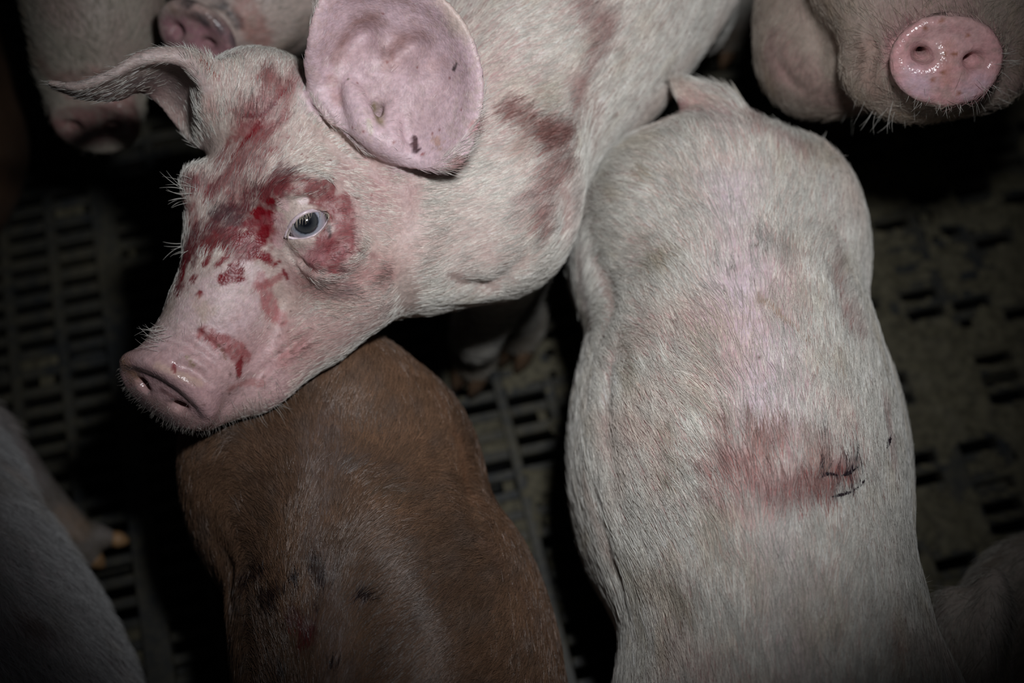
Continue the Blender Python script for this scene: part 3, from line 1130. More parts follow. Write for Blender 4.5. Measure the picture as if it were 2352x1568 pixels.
def build_left_edge():
    F = Field((-0.78, 0.10, 0.0), (-0.40, 1.02, 0.36), 0.006)
    F.ell(PZ(-128, 320, 0.16), (0.078, 0.13, 0.11), None, 0.02)
    F.ell(PZ(-150, 180, 0.17), (0.075, 0.12, 0.11), None, 0.02)
    for y in (160, 420):
        leg(F, PZ(-120, y, 0.12), PZ(-110, y, 0)[:2], (0, -1), 0.04, False)
    return F.skin(3)
# ================================================================== slatted floor over the pit
def plastic_material():
    m, nt, nd, ln, bs = new_mat('slat_plastic')
    geo = nd.new('ShaderNodeNewGeometry')
    n1 = nd.new('ShaderNodeTexNoise'); n1.inputs['Scale'].default_value = 9; n1.inputs['Detail'].default_value = 6
    n2 = nd.new('ShaderNodeTexNoise'); n2.inputs['Scale'].default_value = 90; n2.inputs['Detail'].default_value = 4
    for n in (n1, n2):
        ln.new(geo.outputs['Position'], n.inputs['Vector'])
    mixf = nd.new('ShaderNodeMath'); mixf.operation = 'MULTIPLY_ADD'
    ln.new(n2.outputs['Fac'], mixf.inputs[0]); mixf.inputs[1].default_value = 0.6; ln.new(n1.outputs['Fac'], mixf.inputs[2])
    cr = nd.new('ShaderNodeValToRGB')
    e = cr.color_ramp.elements
    e[0].position = 0.64; e[0].color = (0.017, 0.019, 0.020, 1)
    e[1].position = 1.02; e[1].color = (0.060, 0.054, 0.036, 1)
    ln.new(mixf.outputs[0], cr.inputs['Fac']); ln.new(cr.outputs['Color'], bs.inputs['Base Color'])
    bs.inputs['Roughness'].default_value = 0.5
    bs.inputs['Specular IOR Level'].default_value = 0.3
    b = nd.new('ShaderNodeBump'); b.inputs['Strength'].default_value = 0.5; b.inputs['Distance'].default_value = 0.001
    ln.new(n2.outputs['Fac'], b.inputs['Height']); ln.new(b.outputs['Normal'], bs.inputs['Normal'])
    return m


M_PLASTIC = plastic_material()
M_MANURE = plain_material('dried_manure', (0.066, 0.059, 0.037), 0.7, 0.45, 120, 0.25, 0.6)
M_PIT = plain_material('pit_slurry', (0.006, 0.006, 0.006), 0.6, 0.3, 5)
ROT = math.radians(13)
GU = np.array([math.cos(ROT), math.sin(ROT), 0.0])
GV = np.array([-math.sin(ROT), math.cos(ROT), 0.0])
GO = np.array([0.0, 0.6, 0.0])
PU, PV, RIBW, SLW = 0.051, 0.0222, 0.0115, 0.0112


def bar(V, Fc, c, hu, hv, top, bot, bev=0.0015):
    b = len(V)
    for z, sh in ((bot, 0.0015), (top - bev, 0.0), (top, bev)):
        for su, sv in ((-1, -1), (1, -1), (1, 1), (-1, 1)):
            V.append(c + GU * su * (hu - (sh if z == top else 0)) + GV * sv * (hv - sh) + np.array([0, 0, z]))
    for j in (0, 4):
        for k in range(4):
            Fc.append((b + j + k, b + j + (k + 1) % 4, b + j + 4 + (k + 1) % 4, b + j + 4 + k))
    Fc.append((b + 8, b + 9, b + 10, b + 11))
    Fc.append((b + 3, b + 2, b + 1, b))


U_OFF = float(((PZ(262, 700, 0.0) - GO) @ GU) + 0.008)


def col_u(i):
    """columns: after every fifth cell a broad solid web"""
    return U_OFF + i * PU + math.floor(i / 5.0) * 0.016


V, Fc = [], []
for j in range(-9, 10):   # deep cross joists under the grating
    bar(V, Fc, GO + GV * (j * 0.12 + 0.01), 1.25, 0.007, -0.0175, -0.06)
floor = link_mesh('floor', V, Fc, M_PLASTIC, smooth=False)
tag(floor, 'dark plastic slatted pen floor', None, None, 'structure')
del floor['label']

cells, cell_open = [], {}
ucells = list(range(-16, 28))
for i in ucells:   # ribs
    u0 = col_u(i)
    wide = (i % 5 == 0)
    w = (RIBW + (0.016 if wide else 0)) / 2
    uc = u0 - (0.016 / 2 if wide else 0)
    V, Fc = [], []
    bar(V, Fc, GO + GU * uc, w, 1.15, 0.0006, -0.018)
    c = GO + GU * uc
    x0, y0, _ = proj(np.array([PZ(0, 0, 0)]))
    r = link_mesh('rib', V, Fc, M_PLASTIC, floor, False)


def slat_mesh():
    V, Fc = [], []
    bar(V, Fc, np.zeros(3), (PU - RIBW) / 2 + 0.0004, SLW / 2, 0.0, -0.016)
    me = bpy.data.meshes.new('slat')
    me.from_pydata([tuple(v) for v in V], [], Fc)
    me.materials.append(M_PLASTIC)
    return me


SL = slat_mesh()


def cell_centre(i, j):
    return GO + GU * (col_u(i) + PU / 2) + GV * (j * PV)


near, rest = [], []
for i in ucells:
    for j in range(-50, 50):
        c = cell_centre(i, j)
        x, y, d = proj(c)
        inview = -30 < x < 2382 and -20 < y < 1590
        hid = (x > 1330 and x < 2070 - max(0, 700 - y) * 0.1 and y > 260) or (440 < x < 1100 and y > 960) or (x > 300 and x < 950 and y < 960) or (x < 240 and y > 1180 + (x - 100) * 1.6) \
            or (x < 320 and y < 330) or (x > 1700 and y < 280) or (700 < x < 1700 and y < 690) or (x > 2180 and y > 1420) or (440 < x < 520 and y > 880 and y < 1280)
        (near if inview and not hid else rest).append((i, j, c))
near = sorted(near, key=lambda t: proj(t[2])[2])
rest += near[300:]
near = near[:300]
print('slats in view', len(near))
for i, j, c in near:
    o = bpy.data.objects.new('slat', SL)
    COL.objects.link(o)
    o.location = c
    o.parent = floor
V, Fc = [], []
for i, j, c in rest:
    bar(V, Fc, c, (PU - RIBW) / 2 + 0.0004, SLW / 2, 0.0, -0.016)
o = link_mesh('slats', V, Fc, M_PLASTIC, floor, False)
o['kind'] = 'stuff'

# muck caught in the slots and crusted over the bars
g = np.random.default_rng(11)
V, Fc = [], []


def muckness(c):
    x, y = c[0], c[1]
    right = sstep(0.20, 0.34, x)
    mid = sstep(-0.16, -0.04, x) * (1 - sstep(0.12, 0.2, x)) * sstep(0.30, 0.42, y) * 0.75
    return float(max(right, mid, 0.16))


for i in ucells:
    for j in range(-50, 50):
        c = cell_centre(i, j) + GV * PV / 2
        if abs(c[0]) > 0.95 or not (-0.2 < c[1] < 1.5):
            continue
        m = muckness(c)
        nz = fbm(np.array([c]), 9, 4, 2)[0]
        if g.random() < 0.75 * m + (nz - 0.5) * 0.9:
            L = (PU - RIBW) / 2
            a0, a1 = sorted(g.uniform(-1, 1, 2)) if g.random() < 0.5 else (-1, 1)
            if a1 - a0 < 0.3:
                continue
            z0 = -0.0015 - 0.005 * g.random() * (1.3 - m)
            nu = 7
            b = len(V)
            for q in range(nu):
                u = (a0 + (a1 - a0) * q / (nu - 1)) * L
                for w in (-1, 0, 1):
                    V.append(c + GU * u + GV * w * (PV - SLW) / 2 * 1.04 + np.array([0, 0, z0 + (0.0022 if w == 0 else 0) * g.random() + 0.0018 * g.random()]))
            for q in range(nu - 1):
                for w in (0, 1):
                    k = b + q * 3 + w
                    Fc.append((k, k + 3, k + 4, k + 1))
        else:
            cell_open[(i, j)] = c
muck = link_mesh('slot_manure', V, Fc, M_MANURE, floor)
muck['kind'] = 'stuff'
muck['label'] = 'yellowish dried manure caught in the slots'
# crust
xs, ys = np.arange(-0.16, 0.95, 0.005), np.arange(0.0, 1.45, 0.005)
XX, YY = np.meshgrid(xs, ys, indexing='ij')
P = np.stack([XX.ravel(), YY.ravel(), np.zeros(XX.size)], 1)
hgt = fbm(P, 26, 31, 4) + 0.25 * fbm(P, 130, 37, 2)
mk = np.maximum(sstep(0.20, 0.34, P[:, 0]) * 0.98, sstep(-0.16, -0.04, P[:, 0]) * (1 - sstep(0.12, 0.2, P[:, 0])) * sstep(0.36, 0.44, P[:, 1]) * 0.62)
lv = (hgt - (0.86 - 0.36 * mk))
for (i, j), c in cell_open.items():
    if -0.2 < c[0] < 1.0:
        ii = np.flatnonzero((np.abs((P - c) @ GU) < 0.020) & (np.abs((P - c) @ GV) < 0.0060))
        lv[ii] = -1
Z = 0.0008 + 0.0045 * np.clip(lv, 0, 0.5) / 0.3
P[:, 2] = Z
ny = len(ys)
keep = (lv > 0).reshape(XX.shape)
cellok = keep[:-1, :-1] & keep[1:, :-1] & keep[:-1, 1:] & keep[1:, 1:]
I, J = np.nonzero(cellok)
Q = np.stack([I * ny + J, (I + 1) * ny + J, (I + 1) * ny + J + 1, I * ny + J + 1], 1)
used = np.zeros(len(P), bool)
used[Q.ravel()] = True
rm = np.cumsum(used) - 1
me = fast_mesh('manure_crust', P[used], rm[Q])
me.materials.append(M_MANURE)
o = bpy.data.objects.new('manure_crust', me)
COL.objects.link(o)
o.parent = floor
o['kind'] = 'stuff'
o['label'] = 'dull crust of trampled manure over the bars'
pit = link_mesh('ground', [(-3, -2, -0.7), (3, -2, -0.7), (3, 3, -0.7), (-3, 3, -0.7)], [(0, 1, 2, 3)], M_PIT, smooth=False)
tag(pit, None, None, None, 'structure')
# ================================================================== colours laid on the skins
SMEAR = (0.27, 0.065, 0.062)
FRESH = (0.155, 0.003, 0.008)
DARKB = (0.10, 0.022, 0.024)
SCAB = (0.022, 0.014, 0.014)
BROWNRED = (0.26, 0.12, 0.095)
PINKISH = (0.52, 0.30, 0.28)
OLIVE = (0.20, 0.17, 0.095)
GREYD = (0.22, 0.20, 0.17)
HAIRW = np.array([0.82, 0.80, 0.74])


def soiled(C, P):
    """muck dried on the lower legs"""
    w = (1 - sstep(0.05, 0.17, P[:, 2])) * (0.55 + 0.45 * fbm(P, 60, 61, 2))
    return lerp(C, np.array([0.10, 0.078, 0.048]), np.clip(w, 0, 1))


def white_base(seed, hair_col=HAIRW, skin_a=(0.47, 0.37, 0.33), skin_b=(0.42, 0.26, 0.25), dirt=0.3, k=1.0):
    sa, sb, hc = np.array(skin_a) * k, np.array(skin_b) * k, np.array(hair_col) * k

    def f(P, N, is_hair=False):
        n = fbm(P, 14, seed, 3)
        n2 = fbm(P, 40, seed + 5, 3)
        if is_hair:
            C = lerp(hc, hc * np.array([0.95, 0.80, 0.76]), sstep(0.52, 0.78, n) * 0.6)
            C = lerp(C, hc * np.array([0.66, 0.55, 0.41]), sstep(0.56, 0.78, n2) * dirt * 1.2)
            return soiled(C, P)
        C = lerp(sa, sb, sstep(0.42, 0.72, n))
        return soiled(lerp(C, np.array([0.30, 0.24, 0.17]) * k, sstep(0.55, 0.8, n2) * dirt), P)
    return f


def brown_base(P, N, is_hair=False):
    n = fbm(P, 16, 2, 3)
    n2 = fbm(P, 60, 8, 3)
    C = lerp(np.array([0.088, 0.052, 0.033]), np.array([0.132, 0.076, 0.046]), sstep(0.3, 0.7, n))
    C = lerp(C, np.array([0.105, 0.076, 0.060]), sstep(0.5, 0.8, n2) * 0.6)
    return C * (1.85 if is_hair else 0.58)


pt = Paint(S_hero, white_base(1, dirt=0.18))
pm = pt.mark
# ---- skin tones
pm([(420, 780), (470, 740), (540, 690)], 120, (0.58, 0.42, 0.43), 0.85, 0.4, 60, 0.6, hair=0.5)
pm([(430, 860), (520, 880), (600, 850)], 120, (0.56, 0.36, 0.36), 0.8, 0.4, 60, 0.6, hair=0.5)
pm([(300, 850), (400, 890), (480, 930)], 60, (0.50, 0.31, 0.32), 0.8, 0.3, 60, 0.6)
pm([(282, 830), (300, 860)], 34, (0.40, 0.22, 0.12), 0.7, 0.5, 80, 0.7)
pm([(360, 840), (420, 862), (460, 880)], 16, (0.60, 0.42, 0.34), 0.7, 0.2, 80, 0.8)
pm([(820, 700), (880, 640), (900, 560)], 90, (0.48, 0.31, 0.28), 0.6, 0.7, 40, 0.7, hair=0.7)
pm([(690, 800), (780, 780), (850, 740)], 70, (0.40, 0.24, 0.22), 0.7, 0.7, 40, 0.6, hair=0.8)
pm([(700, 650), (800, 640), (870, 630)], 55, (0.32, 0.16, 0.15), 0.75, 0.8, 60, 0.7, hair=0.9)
pm([(980, 560), (1080, 600), (1160, 620)], 120, (0.50, 0.36, 0.33), 0.5, 0.8, 30, 0.8, hair=0.6)
pm([(1200, 500), (1290, 440), (1310, 540)], 80, (0.42, 0.28, 0.26), 0.6, 0.8, 30, 0.8, hair=0.7)
# ---- ears
EARC = (0.56, 0.41, 0.44)
for q in ([(770, 60), (760, 200)], [(860, 40), (860, 200)], [(960, 40), (960, 330)], [(1050, 150), (1050, 330)], [(830, 280), (930, 350)]):
    pm(q, 95, EARC, 1.0, 0.1, 40, 0.4, hair=0.3)
pm([(730, 200), (790, 290), (870, 360), (980, 378)], 26, (0.62, 0.47, 0.50), 0.8, 0.3, 60, 0.7)
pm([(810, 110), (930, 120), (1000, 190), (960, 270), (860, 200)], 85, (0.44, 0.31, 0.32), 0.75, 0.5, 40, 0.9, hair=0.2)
pm([(770, 130), (800, 80), (850, 52)], 46, (0.27, 0.15, 0.13), 0.8, 1.0, 40, 1.0)  # upper hollow: reddish-brown skin, with recess shade painted into the colour
pm([(885, 150), (915, 100), (975, 82)], 38, (0.28, 0.16, 0.14), 0.75, 1.0, 40, 1.0)  # second hollow: its brown skin also carries painted recess shade
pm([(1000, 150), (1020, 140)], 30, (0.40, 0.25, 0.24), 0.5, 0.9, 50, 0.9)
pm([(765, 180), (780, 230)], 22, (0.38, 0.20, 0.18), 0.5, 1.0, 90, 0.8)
pm([(862, 250), (872, 275)], 24, (0.22, 0.17, 0.095), 0.9, 0.5, 80, 0.7)
pm([(848, 275), (855, 300)], 9, (0.50, 0.44, 0.36), 0.8, 0.4, 80, 0.7)
pm([(800, 182)], 6, (0.10, 0.08, 0.04), 0.9, 0.6, 300, 0.5)
pm([(950, 318), (953, 330)], 11, (0.06, 0.022, 0.025), 0.95, 0.8, 200, 0.4)
pm([(956, 342), (958, 350)], 8, (0.05, 0.02, 0.025), 0.95, 0.8, 200, 0.4)
pm([(966, 352)], 7, SMEAR, 0.9, 0.9, 250, 0.4)
pm([(1000, 320), (1010, 330)], 14, (0.36, 0.20, 0.12), 0.6, 1.2, 200, 0.5)
pm([(1090, 285), (1082, 310)], 16, (0.42, 0.16, 0.15), 0.6, 1.0, 120, 0.7)
pm([(1030, 380), (1060, 375)], 16, (0.40, 0.18, 0.16), 0.6, 1.0, 120, 0.7)
pm([(1048, 145), (1040, 160)], 5, SCAB, 0.9, 0.9, 300, 0.4)
for q in ((890, 142), (960, 155), (1032, 178), (1060, 250), (1010, 300), (880, 30), (820, 190), (905, 330), (990, 305)):
    pm([q], 4, (0.2, 0.06, 0.05), 0.8, 0.8, 300, 0.4)
for q in ([(140, 192), (250, 175), (350, 128), (430, 130), (470, 200)],):
    pm(q, 26, (0.52, 0.42, 0.40), 0.8, 0.2, 60, 0.8, hair=0.5)
pm([(280, 200), (360, 180), (420, 230)], 50, (0.30, 0.22, 0.21), 0.9, 0.2, 60, 0.7, hair=0.0)
pm([(465, 140), (500, 175)], 11, (0.24, 0.065, 0.05), 0.9, 0.5, 120, 0.5)
pm([(480, 230), (490, 260)], 24, (0.38, 0.19, 0.17), 0.5, 1.0, 100, 0.8)
pm([(690, 170), (650, 220)], 26, (0.33, 0.17, 0.16), 0.6, 1.0, 100, 0.8)
# ---- forehead
pm([(640, 205), (600, 260), (560, 320), (525, 370)], 60, (0.22, 0.06, 0.058), 0.85, 1.1, 110, 0.6)
pm([(590, 300), (560, 380), (530, 420)], 78, (0.22, 0.07, 0.07), 0.8, 1.2, 110, 0.7)
pm([(655, 205), (615, 250), (585, 300), (560, 330)], 7, FRESH, 0.9, 0.9, 170, 0.5)
pm([(625, 240), (600, 265), (560, 268)], 6, (0.12, 0.01, 0.015), 0.9, 0.9, 170, 0.5)
pm([(600, 290), (560, 330), (530, 360)], 6, FRESH, 0.8, 1.0, 170, 0.5)
pm([(505, 380), (500, 390)], 6, FRESH, 0.8, 0.8, 170, 0.5)
pm([(440, 415), (470, 440)], 42, (0.17, 0.03, 0.035), 0.95, 1.0, 120, 0.6)
pm([(430, 470), (440, 520)], 28, SMEAR, 0.8, 1.2, 120, 0.7)
pm([(640, 425), (600, 460), (560, 490), (500, 530), (450, 575)], 54, (0.11, 0.022, 0.027), 0.95, 1.1, 120, 0.55)
pm([(500, 500), (540, 505)], 34, (0.06, 0.022, 0.027), 0.85, 1.1, 140, 0.6)
pm([(440, 570), (415, 620), (412, 650)], 30, (0.12, 0.018, 0.022), 1.0, 1.2, 130, 0.5)
pm([(470, 560), (520, 560), (560, 580)], 28, (0.16, 0.025, 0.027), 0.9, 1.2, 150, 0.5)
# ---- round the eye
pm([(600, 500), (620, 450), (650, 420), (700, 418), (745, 445)], 36, (0.17, 0.03, 0.034), 0.88, 1.0, 110, 0.45)
pm([(600, 520), (615, 550), (560, 560)], 40, (0.18, 0.016, 0.024), 0.88, 1.0, 120, 0.45)
pm([(770, 460), (790, 510), (795, 560), (760, 600), (720, 600)], 34, (0.21, 0.052, 0.055), 0.9, 0.9, 110, 0.4)
pm([(745, 550), (770, 575)], 30, (0.20, 0.045, 0.05), 0.9, 0.9, 110, 0.4)
pm([(690, 590), (730, 590)], 26, (0.42, 0.20, 0.21), 0.7, 0.9, 110, 0.5)
pm([(650, 470), (660, 460)], 14, (0.62, 0.42, 0.42), 0.7, 0.9, 150, 0.5)
pm([(640, 500), (650, 530), (640, 560)], 20, (0.46, 0.27, 0.28), 0.8, 0.6, 110, 0.5)
pm([(685, 463), (700, 460)], 9, (0.62, 0.50, 0.50), 0.8, 0.6, 150, 0.5)
for q, r in (([(600, 480), (590, 490)], 12), ([(625, 460), (615, 465)], 9), ([(610, 530), (600, 545)], 17), ([(620, 490)], 11), ([(570, 540), (540, 560)], 13), ([(586, 580), (610, 590)], 20),
             ([(515, 640), (545, 632)], 17), ([(545, 618), (530, 628)], 15), ([(555, 640), (500, 636)], 9), ([(640, 600), (628, 608)], 9), ([(560, 600), (530, 610)], 6), ([(510, 560), (525, 590)], 6)):
    pm(q, r, FRESH, 0.97, 0.8, 150, 0.35, 'w')
for q, r in (([(580, 575), (615, 590)], 15), ([(520, 590), (500, 610)], 6), ([(590, 560), (575, 585)], 9), ([(650, 620), (660, 640)], 6), ([(480, 590), (470, 610)], 7), ([(425, 600), (415, 640)], 10)):
    pm(q, r, (0.16, 0.012, 0.018), 0.95, 0.9, 160, 0.4)
pm([(575, 612), (590, 640)], 24, (0.64, 0.50, 0.50), 0.95, 0.9, 110, 0.35)
pm([(440, 640), (450, 636)], 10, (0.15, 0.02, 0.025), 0.9, 0.8, 160, 0.4)
pm([(461, 676)], 9, (0.18, 0.012, 0.018), 0.95, 0.6, 160, 0.4)
pm([(600, 650), (615, 700), (640, 730)], 28, (0.36, 0.14, 0.14), 0.95, 0.8, 110, 0.4)
pm([(640, 640), (600, 655)], 12, (0.30, 0.09, 0.09), 0.7, 0.9, 140, 0.4)
pm([(770, 680), (790, 665)], 20, (0.14, 0.09, 0.09), 0.6, 1.2, 150, 0.5)
pm([(735, 606)], 7, (0.10, 0.07, 0.06), 0.7, 0.8, 200, 0.5)
pm([(755, 520), (758, 545)], 5, (0.03, 0.015, 0.015), 0.85, 0.9, 220, 0.4)
pm([(660, 552), (700, 600)], 4, (0.20, 0.12, 0.08), 0.6, 0.6, 220, 0.5)
# ---- nose bridge and muzzle
pm([(470, 765), (510, 785), (555, 815)], 24, (0.31, 0.09, 0.09), 0.9, 0.7, 110, 0.3)
pm([(463, 755), (470, 775), (478, 780)], 8, (0.19, 0.02, 0.025), 0.9, 1.0, 170, 0.35)
pm([(549, 836), (548, 856)], 12, (0.19, 0.015, 0.02), 0.95, 0.7, 150, 0.3)
pm([(556, 822)], 7, (0.19, 0.015, 0.02), 0.9, 0.9, 170, 0.35)
pm([(397, 835), (399, 855)], 6, (0.24, 0.02, 0.03), 0.85, 0.6, 170, 0.4)
pm([(500, 795), (520, 825)], 5, (0.22, 0.11, 0.08), 0.8, 0.4, 170, 0.5)
pm([(425, 815), (445, 840)], 7, (0.26, 0.20, 0.10), 0.7, 0.8, 170, 0.5)
pm([(530, 890), (560, 880), (600, 880)], 12, (0.36, 0.14, 0.13), 0.6, 1.2, 150, 0.4)
pm([(370, 895), (425, 925)], 10, (0.18, 0.09, 0.09), 0.8, 0.3, 170, 0.6)
pm([(655, 822), (700, 790)], 26, (0.44, 0.20, 0.20), 0.6, 0.9, 110, 0.5)
pm([(450, 700), (480, 720)], 30, (0.42, 0.30, 0.20), 0.35, 1.0, 110, 0.7)
g0 = np.random.default_rng(5)
for _ in range(46):
    t = g0.random()
    x = 380 + 330 * g0.random()
    y = 640 + 330 * g0.random()
    if y < 1500 - 1.5 * x + 100 or y > 1280 - 0.62 * x - 20:
        continue
    pm([(x, y)], g0.uniform(2.5, 4.5), (0.12, 0.06, 0.05), 0.7, 0.7, 300, 0.5)
for _ in range(40):
    pm([(g0.uniform(500, 860), g0.uniform(260, 470))], g0.uniform(3, 6), (0.20, 0.04, 0.04), 0.7, 0.9, 250, 0.5)
# ---- neck and shoulder
pm([(1160, 260), (1200, 285), (1250, 330)], 38, (0.20, 0.085, 0.07), 1.0, 1.0, 60, 0.5, hair=1)
pm([(1270, 320), (1250, 300)], 42, (0.20, 0.085, 0.07), 0.9, 1.1, 60, 0.5, hair=1)
pm([(1270, 330), (1290, 390), (1250, 440), (1230, 510)], 64, (0.27, 0.135, 0.12), 0.85, 1.2, 50, 0.7, hair=1)
pm([(1190, 350), (1200, 420)], 30, (0.40, 0.24, 0.20), 0.5, 1.2, 60, 0.7, hair=1)
pm([(1310, -20), (1380, 50), (1370, 130), (1330, 200)], 58, (0.30, 0.165, 0.15), 0.8, 1.1, 50, 0.7, hair=1)
pm([(1320, 200), (1320, 280)], 34, (0.38, 0.23, 0.21), 0.5, 1.2, 50, 0.7, hair=1)
pm([(1240, 210), (1260, 240)], 30, OLIVE, 0.3, 1.2, 80, 0.8)
PT_hero = pt

HERO_FLOW = [(450, 600, .35, -1), (430, 500, .35, -1), (450, 400, .3, -1), (520, 300, .15, -1), (600, 220, .2, -1), (680, 190, .3, -.8), (560, 420, .35, -1), (620, 330, .3, -1),
             (560, 520, .75, -.8), (650, 400, .85, -.6), (740, 380, .95, -.35), (800, 430, 1, .0), (840, 330, .7, .5), (900, 420, 1, -.1), (860, 560, 1, .15), (800, 660, 1, .0), (700, 800, .9, -.3),
             (620, 840, .8, -.3), (560, 700, .8, -.5), (500, 640, .4, -.9), (430, 740, .2, -1), (480, 950, .4, .9), (350, 930, -.5, .9), (290, 880, -.9, .4),
             (1000, 600, .9, -.3), (1100, 450, 1, -.3), (1250, 400, .8, -.6), (1250, 550, .6, -.8), (1200, 150, .9, -.5), (1450, 100, .7, -.7), (1150, 650, .8, -.2), (1600, 0, .7, -.8),
             (950, 150, .4, -1), (780, 100, -.3, -1), (350, 125, -1, .2), (200, 190, -1, .1), (480, 200, -.2, -1)]


def in_near_ear(P):
    x, y, d = proj(P)
    e = ((x - 900) / 212) ** 2 + ((y - 168) / 228) ** 2
    lowleft = (y - 205) - (x - 712) * 0.98      # beyond the line where the leaf meets the head
    return (e < 1.0) & (d < 1.052) & ((lowleft < 18) | (x > 880))


def hero_bald(P, N):
    x, y, d = proj(P)
    b = np.zeros(len(P))
    m = sstep(640, 760, y) * (1 - sstep(520, 640, x)) * 0.75
    b = np.maximum(b, m)
    disc = np.linalg.norm((P - K(388, 893, 1.036)) @ np.stack([RIGHT, UP, BACK]).T / np.array([0.043, 0.030, 0.03]), axis=1)
    b = np.where(disc < 1.15, 0.97, b)
    eye = ((x - 709) / 66) ** 2 + ((y - 516) / 48) ** 2
    b = np.where((eye < 1) & (d < 1.05), 0.97, b)
    ring = ((x - 700) / 125) ** 2 + ((y - 520) / 110) ** 2
    b = np.where((ring < 1) & (d < 1.06), np.maximum(b, 0.55), b)
    ear = in_near_ear(P)
    b = np.where(ear, 0.93, b)
    far = (x < 430) & (y < 300)
    b = np.where(far, 0.75, b)
    return b


def hero_len(P):
    x, y, d = proj(P)
    l = np.full(len(P), 0.0090)
    l = np.where(x > 950, 0.013, l)
    l = np.where((y > 600) & (x < 650), 0.005, l)
    l = np.where(in_near_ear(P), 0.006, l)
    l = np.where(((x - 700) / 125) ** 2 + ((y - 520) / 110) ** 2 < 1, 0.006, l)
    return l


# ---- right-hand pig
S_right = build_right()
pt = Paint(S_right, white_base(3, dirt=0.30))
pm = pt.mark
pm([(1690, 420), (1700, 560), (1720, 640)], 130, (0.58, 0.47, 0.52), 0.8, 0.7, 30, 1.2, hair=0.45)
pm([(1730, 700), (1745, 820), (1750, 930)], 165, (0.60, 0.50, 0.55), 0.8, 0.6, 30, 1.2, hair=0.4)
pm([(1790, 1220), (1820, 1400), (1850, 1560)], 110, (0.50, 0.40, 0.42), 0.6, 0.7, 30, 1.2, hair=0.4)
pm([(1620, 240), (1680, 300)], 70, (0.50, 0.36, 0.35), 0.7, 0.5, 40, 0.9, hair=0.7)
pm([(1570, 205), (1610, 235)], 40, (0.50, 0.36, 0.30), 0.5, 0.5, 60, 0.8, hair=0.6)
pm([(1740, 1040), (1730, 1090), (1700, 1100)], 88, (0.34, 0.135, 0.12), 0.85, 1.0, 70, 0.7, hair=0.85)
pm([(1800, 1150), (1880, 1120), (1930, 1100)], 60, (0.28, 0.10, 0.09), 0.95, 1.0, 70, 0.6, hair=0.9)
pm([(1760, 1000), (1840, 1020), (1900, 1060)], 50, (0.44, 0.25, 0.20), 0.5, 1.2, 70, 0.7, hair=0.8)
pm([(1700, 1210), (1790, 1180)], 40, (0.46, 0.28, 0.24), 0.5, 1.2, 70, 0.7, hair=0.8)
for q, r in (([(1885, 1098), (1905, 1088), (1925, 1090)], 11), ([(1940, 1085), (1968, 1070)], 9), ([(1920, 1145), (1945, 1132), (1965, 1122)], 12), ([(1965, 1122), (1985, 1096)], 8), ([(1890, 1025), (1900, 1020)], 8)):
    pm(q, r, (0.028, 0.014, 0.020), 1.0, 0.8, 160, 0.35, hair=2.4)
pm([(1750, 310), (1790, 330), (1840, 350)], 44, (0.45, 0.22, 0.20), 0.6, 1.2, 80, 0.6, hair=0.8)
pm([(1730, 268), (1750, 272)], 20, (0.34, 0.13, 0.12), 0.6, 0.8, 80, 0.6)
pm([(1840, 400)], 18, (0.48, 0.25, 0.22), 0.5, 1.0, 80, 0.6)
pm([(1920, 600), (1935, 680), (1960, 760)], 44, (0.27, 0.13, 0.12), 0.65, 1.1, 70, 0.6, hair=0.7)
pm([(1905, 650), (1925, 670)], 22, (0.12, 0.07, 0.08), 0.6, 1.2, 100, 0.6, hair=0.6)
pm([(1790, 560), (1820, 600)], 48, GREYD, 0.45, 1.2, 120, 0.7)
for q in ((1727, 566), (1735, 560), (1756, 556), (1766, 560), (1772, 553), (1760, 572), (1680, 610), (1658, 666), (1664, 672), (1634, 610), (1675, 450), (1540, 600), (1765, 693)):
    pm([q], 6, (0.07, 0.06, 0.04), 0.85, 1.0, 250, 0.5)
pm([(1740, 680), (1780, 715), (1830, 760), (1850, 780)], 13, (0.22, 0.15, 0.08), 0.7, 1.0, 150, 0.5)
pm([(1560, 1080), (1545, 1130)], 30, OLIVE, 0.6, 1.2, 100, 0.6)
pm([(1480, 400), (1500, 405)], 30, (0.34, 0.26, 0.14), 0.6, 1.2, 100, 0.6)
pm([(1500, 620), (1560, 600)], 40, (0.40, 0.33, 0.20), 0.4, 1.2, 60, 0.8)
pm([(1450, 780), (1460, 860)], 26, OLIVE, 0.5, 1.2, 80, 0.7)
pm([(1560, 1380), (1590, 1440)], 40, OLIVE, 0.45, 1.2, 80, 0.7)
pm([(1450, 1340), (1480, 1480)], 50, (0.30, 0.25, 0.15), 0.45, 1.2, 60, 0.8)
pm([(1340, 560), (1345, 660), (1365, 730)], 46, (0.45, 0.30, 0.27), 0.7, 0.6, 50, 0.8, hair=0.7)
pm([(1350, 1150), (1390, 1250), (1420, 1330)], 30, (0.35, 0.20, 0.15), 0.7, 0.6, 60, 0.7, hair=0.6)
pm([(2040, 950), (2052, 1050), (2058, 1100)], 26, (0.42, 0.24, 0.22), 0.6, 0.8, 70, 0.7)
pm([(2038, 1000), (2042, 1018)], 11, SCAB, 0.95, 0.5, 200, 0.5)
pm([(2060, 1520)], 40, (0.44, 0.25, 0.20), 0.5, 1.0, 70, 0.7)
pm([(1820, 1290), (1850, 1300)], 22, OLIVE, 0.4, 1.2, 120, 0.7)
for _ in range(60):
    pm([(g0.uniform(1400, 2050), g0.uniform(380, 1540))], g0.uniform(3, 6), (0.10, 0.07, 0.04), 0.75, 0.9, 250, 0.5)
PT_right = pt
